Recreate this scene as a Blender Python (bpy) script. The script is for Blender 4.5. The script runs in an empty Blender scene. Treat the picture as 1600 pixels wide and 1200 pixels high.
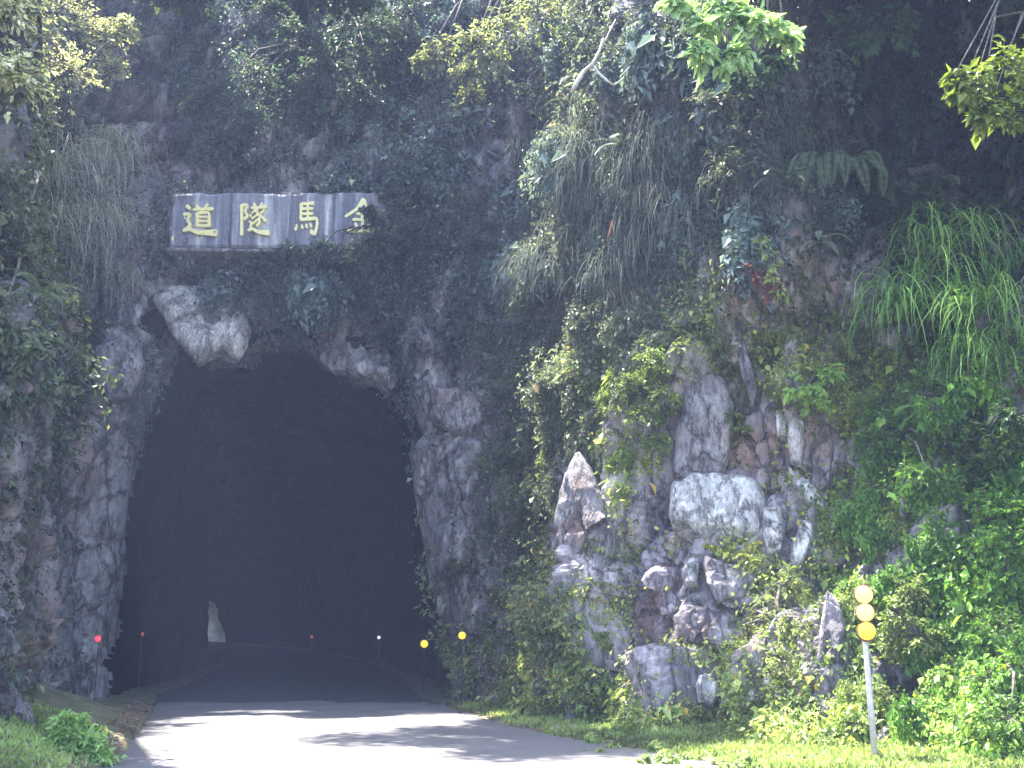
import bpy, math, random
import numpy as np
from mathutils import Vector
from mathutils.bvhtree import BVHTree

# ------------------------------------------------------------------ camera, sky, sun, exposure
scene = bpy.context.scene
C = scene.collection
PITCH = math.radians(12.5)
FPX = 1693.0
CAMZ = 1.6
cd = bpy.data.cameras.new('camera'); cam = bpy.data.objects.new('camera', cd); C.objects.link(cam)
cam.location = (0, 0, CAMZ); cam.rotation_euler = (math.pi / 2 + PITCH, 0, 0)
cd.sensor_width = 36; cd.lens = FPX / 1600 * 36; cd.clip_start = 0.05; cd.clip_end = 1000
scene.camera = cam

SUN_EL = math.radians(69)
SUN_AZ = math.radians(-53)            # clockwise from +Y (ahead) towards +X (right)
sd = Vector((math.sin(SUN_AZ) * math.cos(SUN_EL), math.cos(SUN_AZ) * math.cos(SUN_EL), math.sin(SUN_EL)))
w = bpy.data.worlds.new('World'); scene.world = w; w.use_nodes = True
nt = w.node_tree
sky = nt.nodes.new('ShaderNodeTexSky'); sky.sky_type = 'NISHITA'; sky.sun_disc = False
sky.sun_elevation = SUN_EL; sky.sun_rotation = SUN_AZ
sky.air_density = 1.2; sky.dust_density = 2.0
bg = nt.nodes['Background']; nt.links.new(sky.outputs[0], bg.inputs[0]); bg.inputs[1].default_value = 0.15
ld = bpy.data.lights.new('sun', 'SUN'); ld.energy = 4.5; ld.angle = math.radians(0.5); ld.color = (1, 0.95, 0.86)
lo = bpy.data.objects.new('sun', ld); C.objects.link(lo)
lo.rotation_euler = (-sd).to_track_quat('-Z', 'Y').to_euler()
vs = scene.view_settings
vs.view_transform = 'Standard'; vs.look = 'None'; vs.gamma = 1; vs.use_curve_mapping = False
vs.exposure = 2.85
scene.render.engine = 'CYCLES'
cy = scene.cycles
cy.max_bounces = 8; cy.diffuse_bounces = 3; cy.glossy_bounces = 2; cy.transmission_bounces = 4
cy.volume_bounces = 1; cy.transparent_max_bounces = 6
cy.use_denoising = True

rng = np.random.default_rng(7)
random.seed(7)

# ------------------------------------------------------------------ projection helpers
ct, st = math.cos(PITCH), math.sin(PITCH)
def ray(px, py):
    v = (600 - py) / FPX; u = (px - 800) / FPX
    return Vector((u, ct - v * st, st + v * ct))
def at(px, py, Y):
    r = ray(px, py); return Vector((0, 0, CAMZ)) + r * (Y / r.y)
def proj(P):
    P = np.asarray(P, float); x = P[:, 0]; y = P[:, 1]; z = P[:, 2] - CAMZ
    f = y * ct + z * st; up = -y * st + z * ct
    f = np.where(f < 0.1, 0.1, f)
    return 800 + FPX * x / f, 600 - FPX * up / f

# ------------------------------------------------------------------ noise
def _h(ix, iy, iz, k=0):
    n = (ix * 374761393 + iy * 668265263 + iz * 2147483647 + k * 1274126177) & 0xffffffff
    n = ((n ^ (n >> 13)) * 1274126177) & 0xffffffff
    n = ((n ^ (n >> 16)) * 2246822519) & 0xffffffff
    n = n ^ (n >> 15)
    return (n & 0xffffff) / float(0xffffff)
def vnoise(p, k=0):
    p = np.asarray(p, float); i = np.floor(p).astype(np.int64); f = p - i; f = f * f * (3 - 2 * f)
    r = 0
    for dx in (0, 1):
        for dy in (0, 1):
            for dz in (0, 1):
                wgt = (f[:, 0] if dx else 1 - f[:, 0]) * (f[:, 1] if dy else 1 - f[:, 1]) * (f[:, 2] if dz else 1 - f[:, 2])
                r = r + wgt * _h(i[:, 0] + dx, i[:, 1] + dy, i[:, 2] + dz, k)
    return r * 2 - 1
def fbm(p, octaves=4, k=0, gain=0.5):
    r = 0; a = 1; p = np.asarray(p, float)
    for o in range(octaves):
        r = r + a * vnoise(p * 2 ** o + 17.3 * o, k + o); a *= gain
    return r
def voro(p, k=0):
    """nearest jittered cell: F1, F2-F1, three cell randoms, vector to the cell point"""
    p = np.asarray(p, float); i = np.floor(p).astype(np.int64)
    d1 = np.full(len(p), 9.); d2 = np.full(len(p), 9.); ids = np.zeros((len(p), 3), np.int64); vec = np.zeros((len(p), 3))
    for dx in (-1, 0, 1):
        for dy in (-1, 0, 1):
            for dz in (-1, 0, 1):
                c = i + np.array([dx, dy, dz])
                q = np.stack([c[:, 0] + _h(c[:, 0], c[:, 1], c[:, 2], k), c[:, 1] + _h(c[:, 0], c[:, 1], c[:, 2], k + 1),
                              c[:, 2] + _h(c[:, 0], c[:, 1], c[:, 2], k + 2)], 1)
                dv = p - q; d = np.sqrt((dv ** 2).sum(1))
                m = d < d1
                d2 = np.where(m, d1, np.minimum(d2, d)); d1 = np.where(m, d, d1)
                ids[m] = c[m]; vec[m] = dv[m]
    r = np.stack([_h(ids[:, 0], ids[:, 1], ids[:, 2], k + 5 + j) for j in range(3)], 1)
    return d1, d2 - d1, r, vec

# ------------------------------------------------------------------ mesh helpers
def mesh_np(name, V, F, mat=None, tint=None, smooth=False, **attrs):
    """V (n,3); F (m,k) with one k, or a list of such arrays"""
    me = bpy.data.meshes.new(name)
    V = np.asarray(V, np.float32)
    Fs = F if isinstance(F, list) else [F]
    Fs = [np.asarray(f, np.int32) for f in Fs if len(f)]
    loops = np.concatenate([f.ravel() for f in Fs]); sizes = np.concatenate([np.full(len(f), f.shape[1], np.int32) for f in Fs])
    starts = np.concatenate([[0], np.cumsum(sizes)[:-1]]).astype(np.int32)
    me.vertices.add(len(V)); me.vertices.foreach_set('co', V.ravel())
    me.loops.add(len(loops)); me.loops.foreach_set('vertex_index', loops)
    me.polygons.add(len(sizes)); me.polygons.foreach_set('loop_start', starts); me.polygons.foreach_set('loop_total', sizes)
    me.polygons.foreach_set('use_smooth', np.full(len(sizes), smooth, bool))
    if tint is not None:
        a = me.attributes.new('tint', 'FLOAT_COLOR', 'POINT')
        t = np.ones((len(V), 4), np.float32); t[:, :3] = tint
        a.data.foreach_set('color', t.ravel())
    for k, v in attrs.items():
        a = me.attributes.new(k, 'FLOAT', 'POINT'); a.data.foreach_set('value', np.asarray(v, np.float32))
    me.update(calc_edges=True); me.validate()
    if mat: me.materials.append(mat)
    return me
def obj(name, me, parent=None, loc=None):
    o = bpy.data.objects.new(name, me); C.objects.link(o)
    if parent is not None: o.parent = parent
    if loc is not None: o.location = loc
    return o
def tag(o, label=None, cat=None, group=None, kind=None):
    if label: o['label'] = label
    if cat: o['category'] = cat
    if group: o['group'] = group
    if kind: o['kind'] = kind
    return o
def empty(name, loc, label, cat, group=None):
    o = bpy.data.objects.new(name, None); o.empty_display_size = .2; C.objects.link(o); o.location = loc
    return tag(o, label, cat, group)
class MB:
    """collects tubes, discs and prisms"""
    def __init__(s): s.V = []; s.Q = []; s.T = []; s.n = 0
    def add(s, V, Q=(), T=()):
        s.V.append(np.asarray(V, float)); s.Q += [tuple(i + s.n for i in q) for q in Q]; s.T += [tuple(i + s.n for i in t) for t in T]; s.n += len(V)
    def tube(s, pts, radii, sides=7):
        pts = [Vector(p) for p in pts]; V = []; Q = []; T = []
        up = Vector((0, 0, 1))
        for i, p in enumerate(pts):
            t = (pts[min(i + 1, len(pts) - 1)] - pts[max(i - 1, 0)]).normalized()
            a = t.cross(up)
            if a.length < .05: a = t.cross(Vector((1, 0, 0)))
            a.normalize(); b = a.cross(t)
            for k in range(sides):
                an = 2 * math.pi * k / sides
                V.append(p + (a * math.cos(an) + b * math.sin(an)) * radii[i])
        for i in range(len(pts) - 1):
            for k in range(sides):
                k2 = (k + 1) % sides
                Q.append((i * sides + k, i * sides + k2, (i + 1) * sides + k2, (i + 1) * sides + k))
        n = len(V); V.append(pts[0]); V.append(pts[-1]); L = (len(pts) - 1) * sides
        for k in range(sides):
            k2 = (k + 1) % sides
            T.append((n, k2, k)); T.append((n + 1, L + k, L + k2))
        s.add([tuple(v) for v in V], Q, T)
    def lathe(s, c, axis, prof, sides=24):
        """prof: list of (r, h) along axis from c"""
        c = Vector(c); ax = Vector(axis).normalized(); a = ax.orthogonal().normalized(); b = ax.cross(a); V = []; Q = []
        for r, h in prof:
            for k in range(sides):
                an = 2 * math.pi * k / sides
                V.append(tuple(c + ax * h + (a * math.cos(an) + b * math.sin(an)) * max(r, 1e-4)))
        for i in range(len(prof) - 1):
            for k in range(sides):
                k2 = (k + 1) % sides
                Q.append((i * sides + k, i * sides + k2, (i + 1) * sides + k2, (i + 1) * sides + k))
        s.add(V, Q)
    def box(s, c, sx, sy, sz):
        x, y, z = c
        V = [(x + a * sx / 2, y + b * sy / 2, z + d * sz / 2) for a in (-1, 1) for b in (-1, 1) for d in (-1, 1)]
        s.add(V, [(0, 1, 3, 2), (4, 6, 7, 5), (0, 4, 5, 1), (2, 3, 7, 6), (0, 2, 6, 4), (1, 5, 7, 3)])
    def mesh(s, name, mat, smooth=True, tint=None):
        V = np.concatenate(s.V)
        F = []
        if s.Q: F.append(np.array(s.Q))
        if s.T: F.append(np.array(s.T))
        return mesh_np(name, V, F, mat, tint=tint, smooth=smooth)

# ------------------------------------------------------------------ materials
def mat_new(name):
    m = bpy.data.materials.new(name); m.use_nodes = True; n = m.node_tree; b = n.nodes['Principled BSDF']
    return m, n, b, n.nodes, n.links
def N(n, t, **kw):
    x = n.new(t)
    for k, v in kw.items():
        if k in x.inputs.keys(): x.inputs[k].default_value = v
        else: setattr(x, k, v)
    return x
def ramp(n, stops):
    r = n.new('ShaderNodeValToRGB'); e = r.color_ramp.elements
    while len(e) < len(stops): e.new(.5)
    for i, (p, c) in enumerate(stops): e[i].position = p; e[i].color = (*c, 1)
    return r
def mix(n, l, fac, a, b, blend='MIX'):
    m = n.new('ShaderNodeMix'); m.data_type = 'RGBA'; m.blend_type = blend
    for sock, v in ((m.inputs[0], fac), (m.inputs[6], a), (m.inputs[7], b)):
        if hasattr(v, 'is_output'): l.new(v, sock)
        elif isinstance(v, (int, float)): sock.default_value = v
        else: sock.default_value = (*v, 1)
    return m.outputs[2]
def rock_mat(name, dark, mid, light, moss=True, scale=1.0, attr=True):
    m, t, b, n, l = mat_new(name)
    tc = n.new('ShaderNodeNewGeometry')
    mp = N(n, 'ShaderNodeMapping'); mp.inputs['Scale'].default_value = (1.0, 1.0, 0.45); mp.inputs['Rotation'].default_value = (0.2, 0.35, 0.1)
    l.new(tc.outputs['Position'], mp.inputs[0])
    n1 = N(n, 'ShaderNodeTexNoise', Scale=1.1 * scale, Detail=8.0, Roughness=.65); l.new(mp.outputs[0], n1.inputs['Vector'])
    n2 = N(n, 'ShaderNodeTexNoise', Scale=6.0 * scale, Detail=9.0, Roughness=.72); l.new(mp.outputs[0], n2.inputs['Vector'])
    r1 = ramp(n, [(.30, dark), (.48, mid), (.66, light)]); l.new(n1.outputs[0], r1.inputs[0])
    r2 = ramp(n, [(.34, (.25, .25, .27)), (.5, (.9, .88, .88)), (.68, (1.5, 1.45, 1.4))]); l.new(n2.outputs[0], r2.inputs[0])
    col = mix(n, l, .85, r1.outputs[0], r2.outputs[0], 'MULTIPLY')
    n3 = N(n, 'ShaderNodeTexNoise', Scale=.55, Detail=5.0, Roughness=.6); l.new(tc.outputs['Position'], n3.inputs['Vector'])
    rr = ramp(n, [(.54, (0, 0, 0)), (.66, (1, 1, 1))]); l.new(n3.outputs[0], rr.inputs[0])
    col = mix(n, l, rr.outputs[0], col, mix(n, l, .0 if name == 'tunnel_rock' else .5, col, (.30, .17, .12)))
    vo = N(n, 'ShaderNodeTexVoronoi', Scale=1.5 * scale ** .5); vo.feature = 'DISTANCE_TO_EDGE'
    wv = n.new('ShaderNodeVectorMath'); wv.operation = 'MULTIPLY_ADD'; l.new(n2.outputs['Color'], wv.inputs[0]); wv.inputs[1].default_value = (.45, .45, .45); l.new(mp.outputs[0], wv.inputs[2])
    l.new(wv.outputs[0], vo.inputs['Vector'])
    rv = ramp(n, [(.0, (.22, .21, .21)), (.035, (.75, .74, .74)), (.09, (1, 1, 1))]); l.new(vo.outputs['Distance'], rv.inputs[0])
    col = mix(n, l, .85, col, rv.outputs[0], 'MULTIPLY')
    if moss:
        a = N(n, 'ShaderNodeAttribute'); a.attribute_name = 'moss'  # on the cliff this also carries the shade of the upper right rock
        mm = n.new('ShaderNodeMath'); mm.operation = 'MULTIPLY_ADD'
        n4 = N(n, 'ShaderNodeTexNoise', Scale=3.2, Detail=6.0, Roughness=.7); l.new(tc.outputs['Position'], n4.inputs['Vector'])
        l.new(n4.outputs[0], mm.inputs[0]); mm.inputs[1].default_value = 1.6; mm.inputs[2].default_value = -1.25
        ad = n.new('ShaderNodeMath'); ad.operation = 'ADD'; ad.use_clamp = True
        l.new(mm.outputs[0], ad.inputs[0]); l.new(a.outputs['Fac'], ad.inputs[1])
        pl_ = N(n, 'ShaderNodeAttribute'); pl_.attribute_name = 'pale'
        col = mix(n, l, pl_.outputs['Fac'], col, mix(n, l, 1.0, col, (1.9, 1.8, 1.85), 'MULTIPLY'))
        tn = N(n, 'ShaderNodeAttribute'); tn.attribute_name = 'tint'
        r5 = ramp(n, [(.35, (.35, .35, .35)), (.62, (1.3, 1.3, 1.2))]); l.new(n2.outputs[0], r5.inputs[0])
        col = mix(n, l, ad.outputs[0], col, mix(n, l, 1.0, tn.outputs['Color'], r5.outputs[0], 'MULTIPLY'))
    l.new(col, b.inputs['Base Color']); b.inputs['Roughness'].default_value = .88
    hs_ = n.new('ShaderNodeMath'); hs_.operation = 'MULTIPLY_ADD'; l.new(rv.outputs[0], hs_.inputs[0]); hs_.inputs[1].default_value = .35; l.new(n2.outputs[0], hs_.inputs[2])
    if name == 'tunnel_rock': b.inputs['Specular IOR Level'].default_value = 0
    bp = N(n, 'ShaderNodeBump', Strength=.12 if name == 'tunnel_rock' else .9, Distance=.14); l.new(hs_.outputs[0], bp.inputs['Height']); l.new(bp.outputs[0], b.inputs['Normal'])
    return m
M_rock = rock_mat('weathered_rock', (.085, .08, .09), (.21, .195, .21), (.42, .385, .39))
M_lilac = rock_mat('lilac_rock', (.12, .105, .115), (.30, .27, .29), (.52, .49, .50), moss=False, scale=2.2)
M_pale = rock_mat('pale_rock', (.36, .35, .35), (.72, .70, .69), (.88, .87, .85), moss=False, scale=2.2)
M_brow = rock_mat('brow_rock', (.30, .25, .24), (.66, .61, .58), (.88, .85, .81), moss=False, scale=3.2)
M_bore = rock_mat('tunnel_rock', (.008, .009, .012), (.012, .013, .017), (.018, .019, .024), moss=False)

def leaf_mat(name='leaf', rough=.46, spec=.35):
    m, t, b, n, l = mat_new(name)
    a = N(n, 'ShaderNodeAttribute'); a.attribute_name = 'tint'
    l.new(a.outputs['Color'], b.inputs['Base Color']); b.inputs['Roughness'].default_value = rough
    b.inputs['Specular IOR Level'].default_value = spec
    tr = n.new('ShaderNodeBsdfTranslucent')
    c2 = mix(n, l, 1.0, a.outputs['Color'], (1.5, 1.6, .8), 'MULTIPLY'); l.new(c2, tr.inputs[0])
    ms = n.new('ShaderNodeMixShader'); ms.inputs[0].default_value = .38
    l.new(b.outputs[0], ms.inputs[1]); l.new(tr.outputs[0], ms.inputs[2]); l.new(ms.outputs[0], n['Material Output'].inputs[0])
    return m
M_leaf = leaf_mat()
M_grass = leaf_mat('grass_blade', .85, .08)
def bark_mat(name, c1, c2):
    m, t, b, n, l = mat_new(name)
    g = n.new('ShaderNodeNewGeometry'); x = N(n, 'ShaderNodeTexNoise', Scale=14.0, Detail=6.0); l.new(g.outputs['Position'], x.inputs['Vector'])
    r = ramp(n, [(.35, c1), (.65, c2)]); l.new(x.outputs[0], r.inputs[0]); l.new(r.outputs[0], b.inputs['Base Color']); b.inputs['Roughness'].default_value = .9
    bp = N(n, 'ShaderNodeBump', Strength=.6, Distance=.02); l.new(x.outputs[0], bp.inputs['Height']); l.new(bp.outputs[0], b.inputs['Normal'])
    return m
M_bark = bark_mat('bark', (.05, .042, .035), (.14, .12, .10))
M_dead = bark_mat('dead_wood', (.32, .29, .27), (.60, .56, .52))
def simple(name, col, rough=.5, metal=0, emit=None, es=0, var=.12, sc=9.):
    m, t, b, n, l = mat_new(name)
    g = n.new('ShaderNodeNewGeometry'); x = N(n, 'ShaderNodeTexNoise', Scale=sc, Detail=5.0); l.new(g.outputs['Position'], x.inputs['Vector'])
    r = ramp(n, [(.3, tuple(c * (1 - var * 2) for c in col)), (.7, tuple(min(1, c * (1 + var)) for c in col))]); l.new(x.outputs[0], r.inputs[0])
    l.new(r.outputs[0], b.inputs['Base Color']); b.inputs['Roughness'].default_value = rough; b.inputs['Metallic'].default_value = metal
    if emit: b.inputs['Emission Color'].default_value = (*emit, 1); b.inputs['Emission Strength'].default_value = es
    return m
M_pole = simple('galvanised_pole', (.50, .47, .56), .45, .35, sc=22.)
M_house = simple('brown_housing', (.16, .08, .03), .6)
M_amber = simple('amber_lens', (.75, .45, .04), .3, emit=(1, .55, .03), es=.26)  # emission on these reflector lenses stands in for light thrown back
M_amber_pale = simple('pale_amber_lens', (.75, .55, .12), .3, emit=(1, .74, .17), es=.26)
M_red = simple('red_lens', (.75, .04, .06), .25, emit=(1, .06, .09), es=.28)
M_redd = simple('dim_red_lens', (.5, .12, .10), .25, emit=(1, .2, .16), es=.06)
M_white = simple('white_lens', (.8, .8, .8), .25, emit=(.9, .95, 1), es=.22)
M_gold = simple('gilded_paint', (.95, .80, .38), .45, 0, sc=30., var=.08)
M_dark = simple('dark_post', (.05, .05, .05), .7)

def plaque_mat():
    m, t, b, n, l = mat_new('stained_plaque')
    g = n.new('ShaderNodeNewGeometry'); mp = N(n, 'ShaderNodeMapping'); mp.inputs['Scale'].default_value = (5.0, 1.0, .35); l.new(g.outputs['Position'], mp.inputs[0])
    x = N(n, 'ShaderNodeTexNoise', Scale=1.0, Detail=6.0, Roughness=.6); l.new(mp.outputs[0], x.inputs['Vector'])
    r = ramp(n, [(.28, (.09, .088, .12)), (.44, (.17, .165, .21)), (.56, (.27, .26, .31)), (.68, (.58, .57, .59))]); l.new(x.outputs[0], r.inputs[0])
    y = N(n, 'ShaderNodeTexNoise', Scale=9.0, Detail=7.0, Roughness=.7); l.new(g.outputs['Position'], y.inputs['Vector'])
    r2 = ramp(n, [(.3, (.6, .6, .6)), (.7, (1.25, 1.25, 1.25))]); l.new(y.outputs[0], r2.inputs[0])
    l.new(mix(n, l, .7, r.outputs[0], r2.outputs[0], 'MULTIPLY'), b.inputs['Base Color']); b.inputs['Roughness'].default_value = .7
    return m
M_plaque = plaque_mat()
M_ledge = rock_mat('pale_mortar', (.30, .29, .30), (.5, .48, .50), (.68, .66, .66), moss=False, scale=4)
def road_mat():
    m, t, b, n, l = mat_new('worn_concrete')
    g = n.new('ShaderNodeNewGeometry'); x = N(n, 'ShaderNodeTexNoise', Scale=.7, Detail=8.0, Roughness=.65); l.new(g.outputs['Position'], x.inputs['Vector'])
    r = ramp(n, [(.3, (.085, .082, .085)), (.7, (.135, .13, .135))]); l.new(x.outputs[0], r.inputs[0])
    y = N(n, 'ShaderNodeTexNoise', Scale=60.0, Detail=4.0); l.new(g.outputs['Position'], y.inputs['Vector'])
    r2 = ramp(n, [(.3, (.75, .75, .75)), (.7, (1.15, 1.15, 1.15))]); l.new(y.outputs[0], r2.inputs[0])
    l.new(mix(n, l, .6, r.outputs[0], r2.outputs[0], 'MULTIPLY'), b.inputs['Base Color']); b.inputs['Roughness'].default_value = .85
    bp = N(n, 'ShaderNodeBump', Strength=.25, Distance=.01); l.new(y.outputs[0], bp.inputs['Height']); l.new(bp.outputs[0], b.inputs['Normal'])
    return m
M_road = road_mat()
def soil_mat():
    m, t, b, n, l = mat_new('soil')
    g = n.new('ShaderNodeNewGeometry'); x = N(n, 'ShaderNodeTexNoise', Scale=2.2, Detail=9.0, Roughness=.7); l.new(g.outputs['Position'], x.inputs['Vector'])
    r = ramp(n, [(.32, (.05, .055, .025)), (.5, (.10, .11, .05)), (.66, (.20, .15, .13))]); l.new(x.outputs[0], r.inputs[0])
    l.new(r.outputs[0], b.inputs['Base Color']); b.inputs['Roughness'].default_value = .95
    bp = N(n, 'ShaderNodeBump', Strength=.8, Distance=.05); l.new(x.outputs[0], bp.inputs['Height']); l.new(bp.outputs[0], b.inputs['Normal'])
    return m
M_soil = soil_mat()

# ------------------------------------------------------------------ road and ground
def catmull(pts, step):
    pts = [np.array(p, float) for p in pts]; out = []
    for i in range(len(pts) - 1):
        p0 = pts[max(i - 1, 0)]; p1 = pts[i]; p2 = pts[i + 1]; p3 = pts[min(i + 2, len(pts) - 1)]
        n = max(2, int(np.linalg.norm(p2 - p1) / step))
        for k in range(n):
            t = k / n
            out.append(.5 * ((2 * p1) + (-p0 + p2) * t + (2 * p0 - 5 * p1 + 4 * p2 - p3) * t * t + (-p0 + 3 * p1 - 3 * p2 + p3) * t ** 3))
    out.append(pts[-1]); return np.array(out)
def bore_x(t): return -0.12 * t - 0.00262 * t * t      # the tunnel bends away to the left
YP = 23.4                                              # depth of the portal face
Y_IN = 23.8
Ltail = [(-8.05 + bore_x(t), YP + .9 + t) for t in range(2, 84, 4)]
Rtail = [(-1.95 + bore_x(t), YP + .9 + t) for t in range(2, 84, 4)]
RL = [(-3.2, -40), (-3.0, -10), (-3.1, 2), (-3.7, 8), (-4.65, 13), (-5.75, 17.5), (-7.0, 22)] + Ltail
RR = [(5.5, -40), (5.6, -10), (5.2, 2), (4.1, 8.5), (2.55, 13), (.65, 16.5), (-.45, 19.5), (-1.35, 22.6)] + Rtail
def resample(p, n):
    d = np.concatenate([[0], np.cumsum(np.linalg.norm(np.diff(p, axis=0), axis=1))])
    s = np.linspace(0, d[-1], n); return np.stack([np.interp(s, d, p[:, 0]), np.interp(s, d, p[:, 1])], 1)
cl_, cr_ = catmull(RL, .3), catmull(RR, .3)
yy = np.concatenate([np.linspace(-40, 8, 25)[:-1], np.linspace(8, 21.5, 70)[:-1], np.linspace(21.5, 26, 80)[:-1], np.linspace(26, 107, 60)])
def edge_x(c, y): return np.interp(y, c[:, 1], c[:, 0])
nx = 81
wob = lambda y, k: .07 * fbm(np.stack([y * 1.1, y * 0 + k, y * 0], 1), 4, k)
exl = edge_x(cl_, yy) + wob(yy, 3); exr = edge_x(cr_, yy) + wob(yy, 9)
V = []; 
for i, y in enumerate(yy):
    for k in range(nx):
        f = k / (nx - 1); V.append((exl[i] * (1 - f) + exr[i] * f, y, .004 + .03 * (1 - (2 * f - 1) ** 2)))
Q = [(i * nx + k, i * nx + k + 1, (i + 1) * nx + k + 1, (i + 1) * nx + k) for i in range(len(yy) - 1) for k in range(nx - 1)]
Q = np.array(Q); mid_ = np.array(V)[Q].mean(1); ymid = mid_[:, 1] + 1.1 * fbm(mid_ * np.array([.9, .5, 0]), 4, 15) + .1 * rng.normal(size=len(mid_))
tag(obj('road', mesh_np('road', V, Q[ymid < Y_IN], M_road, smooth=True)), 'pale concrete road running up to the dark tunnel', 'road', kind='structure')
tag(obj('tunnel_floor', mesh_np('tunnel_floor', V, Q[ymid >= Y_IN], simple('shade_dark_asphalt', (.028, .028, .032), .9, var=.3, sc=3.), smooth=True)), 'roadway inside the tunnel, coloured dark for the shade there', 'road', kind='structure')  # tunnel shade painted as a darker road colour with a ragged edge

# ------------------------------------------------------------------ cliff
PLAN = [(-26, 2), (-16, 6.5), (-10.5, 9.8), (-6.35, 12.6), (-6.95, 15.7), (-8.0, 18.3), (-9.25, 20.7), (-9.5, 22.4), (-8.4, 23.4), (-4.5, 23.5), (-2.0, 23.4),
        (-.6, 22.9), (.25, 21.0), (1.4, 18.5), (2.6, 16.5), (4.4, 14.5), (6.6, 12.4), (9.5, 10.1), (15, 6.6), (24, 2)]
def dens_plan():
    p = catmull(PLAN, .02); d = np.concatenate([[0], np.cumsum(np.linalg.norm(np.diff(p, axis=0), axis=1))])
    fine = np.where((p[:, 1] > 11.5) & (p[:, 0] > -8.9 - 20) & (p[:, 0] < 9), 1 / .055, 1 / .3)
    cum = np.concatenate([[0], np.cumsum(np.diff(d) * (fine[1:] + fine[:-1]) / 2)])
    s = np.interp(np.linspace(0, cum[-1], int(cum[-1])), cum, d)
    return np.stack([np.interp(s, d, p[:, 0]), np.interp(s, d, p[:, 1])], 1), s
B, S = dens_plan()
pf = catmull(PLAN, .1); df = np.concatenate([[0], np.cumsum(np.linalg.norm(np.diff(pf, axis=0), axis=1))])
tg = np.gradient(pf, axis=0); nn = np.stack([tg[:, 1], -tg[:, 0]], 1); nn /= np.linalg.norm(nn, axis=1)[:, None]
ker = np.exp(-np.linspace(-2, 2, 61) ** 2)[:, None]; ker /= ker.sum()
ns = np.stack([np.convolve(np.pad(nn[:, j], 30, mode='edge'), ker[:, 0], 'valid') for j in (0, 1)], 1); ns /= np.linalg.norm(ns, axis=1)[:, None]
NB = np.stack([np.interp(S, df, ns[:, 0]), np.interp(S, df, ns[:, 1])], 1); NB /= np.linalg.norm(NB, axis=1)[:, None]
vz = np.concatenate([np.linspace(-.6, 19.5, 366), 19.5 + np.cumsum(np.linspace(.1, 1.6, 24))])
def z_of(v): return np.where(v < 19.5, v, 19.5 + (v - 19.5) * .42)
def back_of(v):
    z = np.minimum(v, 19.5); b = .10 * np.clip(z, 0, 99) + .03 * np.clip(z - 9, 0, 99) ** 1.5
    return b + np.where(v > 19.5, (v - 19.5) * .9, 0)
nS, nV = len(S), len(vz)
VV, SI = np.meshgrid(vz, np.arange(nS))            # (nS,nV)
bx, by, nx_, ny_ = B[SI, 0], B[SI, 1], NB[SI, 0], NB[SI, 1]
Z0 = z_of(VV); BK = back_of(VV)
# the portal face stands steeper, so that the plaque hangs nearly plumb
pw = np.exp(-((bx + 4.5) / 4.2) ** 4) * (by > 21.5)
BK = BK * (1 - .35 * pw * (VV < 14))
rw = np.clip((bx - 1.0) / 2.5, 0, 1) * (by > 3)
BK = BK + rw * (.62 * np.clip(VV, 0, 2.2) + .28 * np.clip(VV - 2.2, 0, 4.5) - .18 * np.clip(VV - 7, 0, 9))
X = bx - nx_ * BK; Y = by - ny_ * BK
P = np.stack([X.ravel(), Y.ravel(), Z0.ravel()], 1)
# fractured rock: two sizes of steeply dipping blocks and roughness
def shear(p, a): q = p.copy(); q[:, 0] = p[:, 0] + p[:, 2] * a; return q
q1 = shear(P, -.22) * np.array([.55, .55, .30]) + .13 * np.stack([fbm(P * .8, 3, 31), fbm(P * .8, 3, 32), fbm(P * .8, 3, 33)], 1)
d1, e1, r1, v1 = voro(q1, 11)
q2 = shear(P, -.30) * np.array([1.7, 1.7, .75]) + .12 * np.stack([fbm(P * 2, 2, 41), fbm(P * 2, 2, 42), fbm(P * 2, 2, 43)], 1)
d2, e2, r2, v2 = voro(q2, 23)
disp = 1.0 * (r1[:, 0] - .5) + .95 * (v1 * (r1 - .5)).sum(1) - .28 * np.exp(-e1 / .05)
disp += .42 * (r2[:, 0] - .5) + .55 * (v2 * (r2 - .5)).sum(1) - .14 * np.exp(-e2 / .06)
disp += .30 * fbm(P * .45, 3, 51) + .085 * fbm(P * 2.6, 4, 61) + .03 * fbm(P * 9, 3, 71)
_, e3, r3, v3 = voro(shear(P, -.3) * np.array([4.2, 4.2, 2.2]), 37)
disp += .12 * (r3[:, 0] - .5) + .2 * (v3 * (r3 - .5)).sum(1) / 2 - .03 * np.exp(-e3 / .08)
far = np.clip((np.abs(P[:, 0]) - 12) / 6, 0, 1); disp *= 1 - .4 * far
# the upper right bulges out over a hollow
ppx, ppy = proj(P)
def blob(cx, cy, rx, ry, pw_=2): return np.exp(-(np.abs((ppx - cx) / rx) ** pw_ + np.abs((ppy - cy) / ry) ** pw_))
disp += -.9 * blob(1480, 250, 170, 190) - .5 * blob(1380, 130, 150, 100) + .7 * blob(1130, 60, 220, 70)
disp += .35 * blob(1250, 340, 110, 70) - .5 * blob(230, 205, 75, 70) - .45 * blob(800, 230, 50, 55)
disp += .25 * blob(720, 640, 60, 50) - .2 * blob(840, 780, 40, 150)
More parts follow.
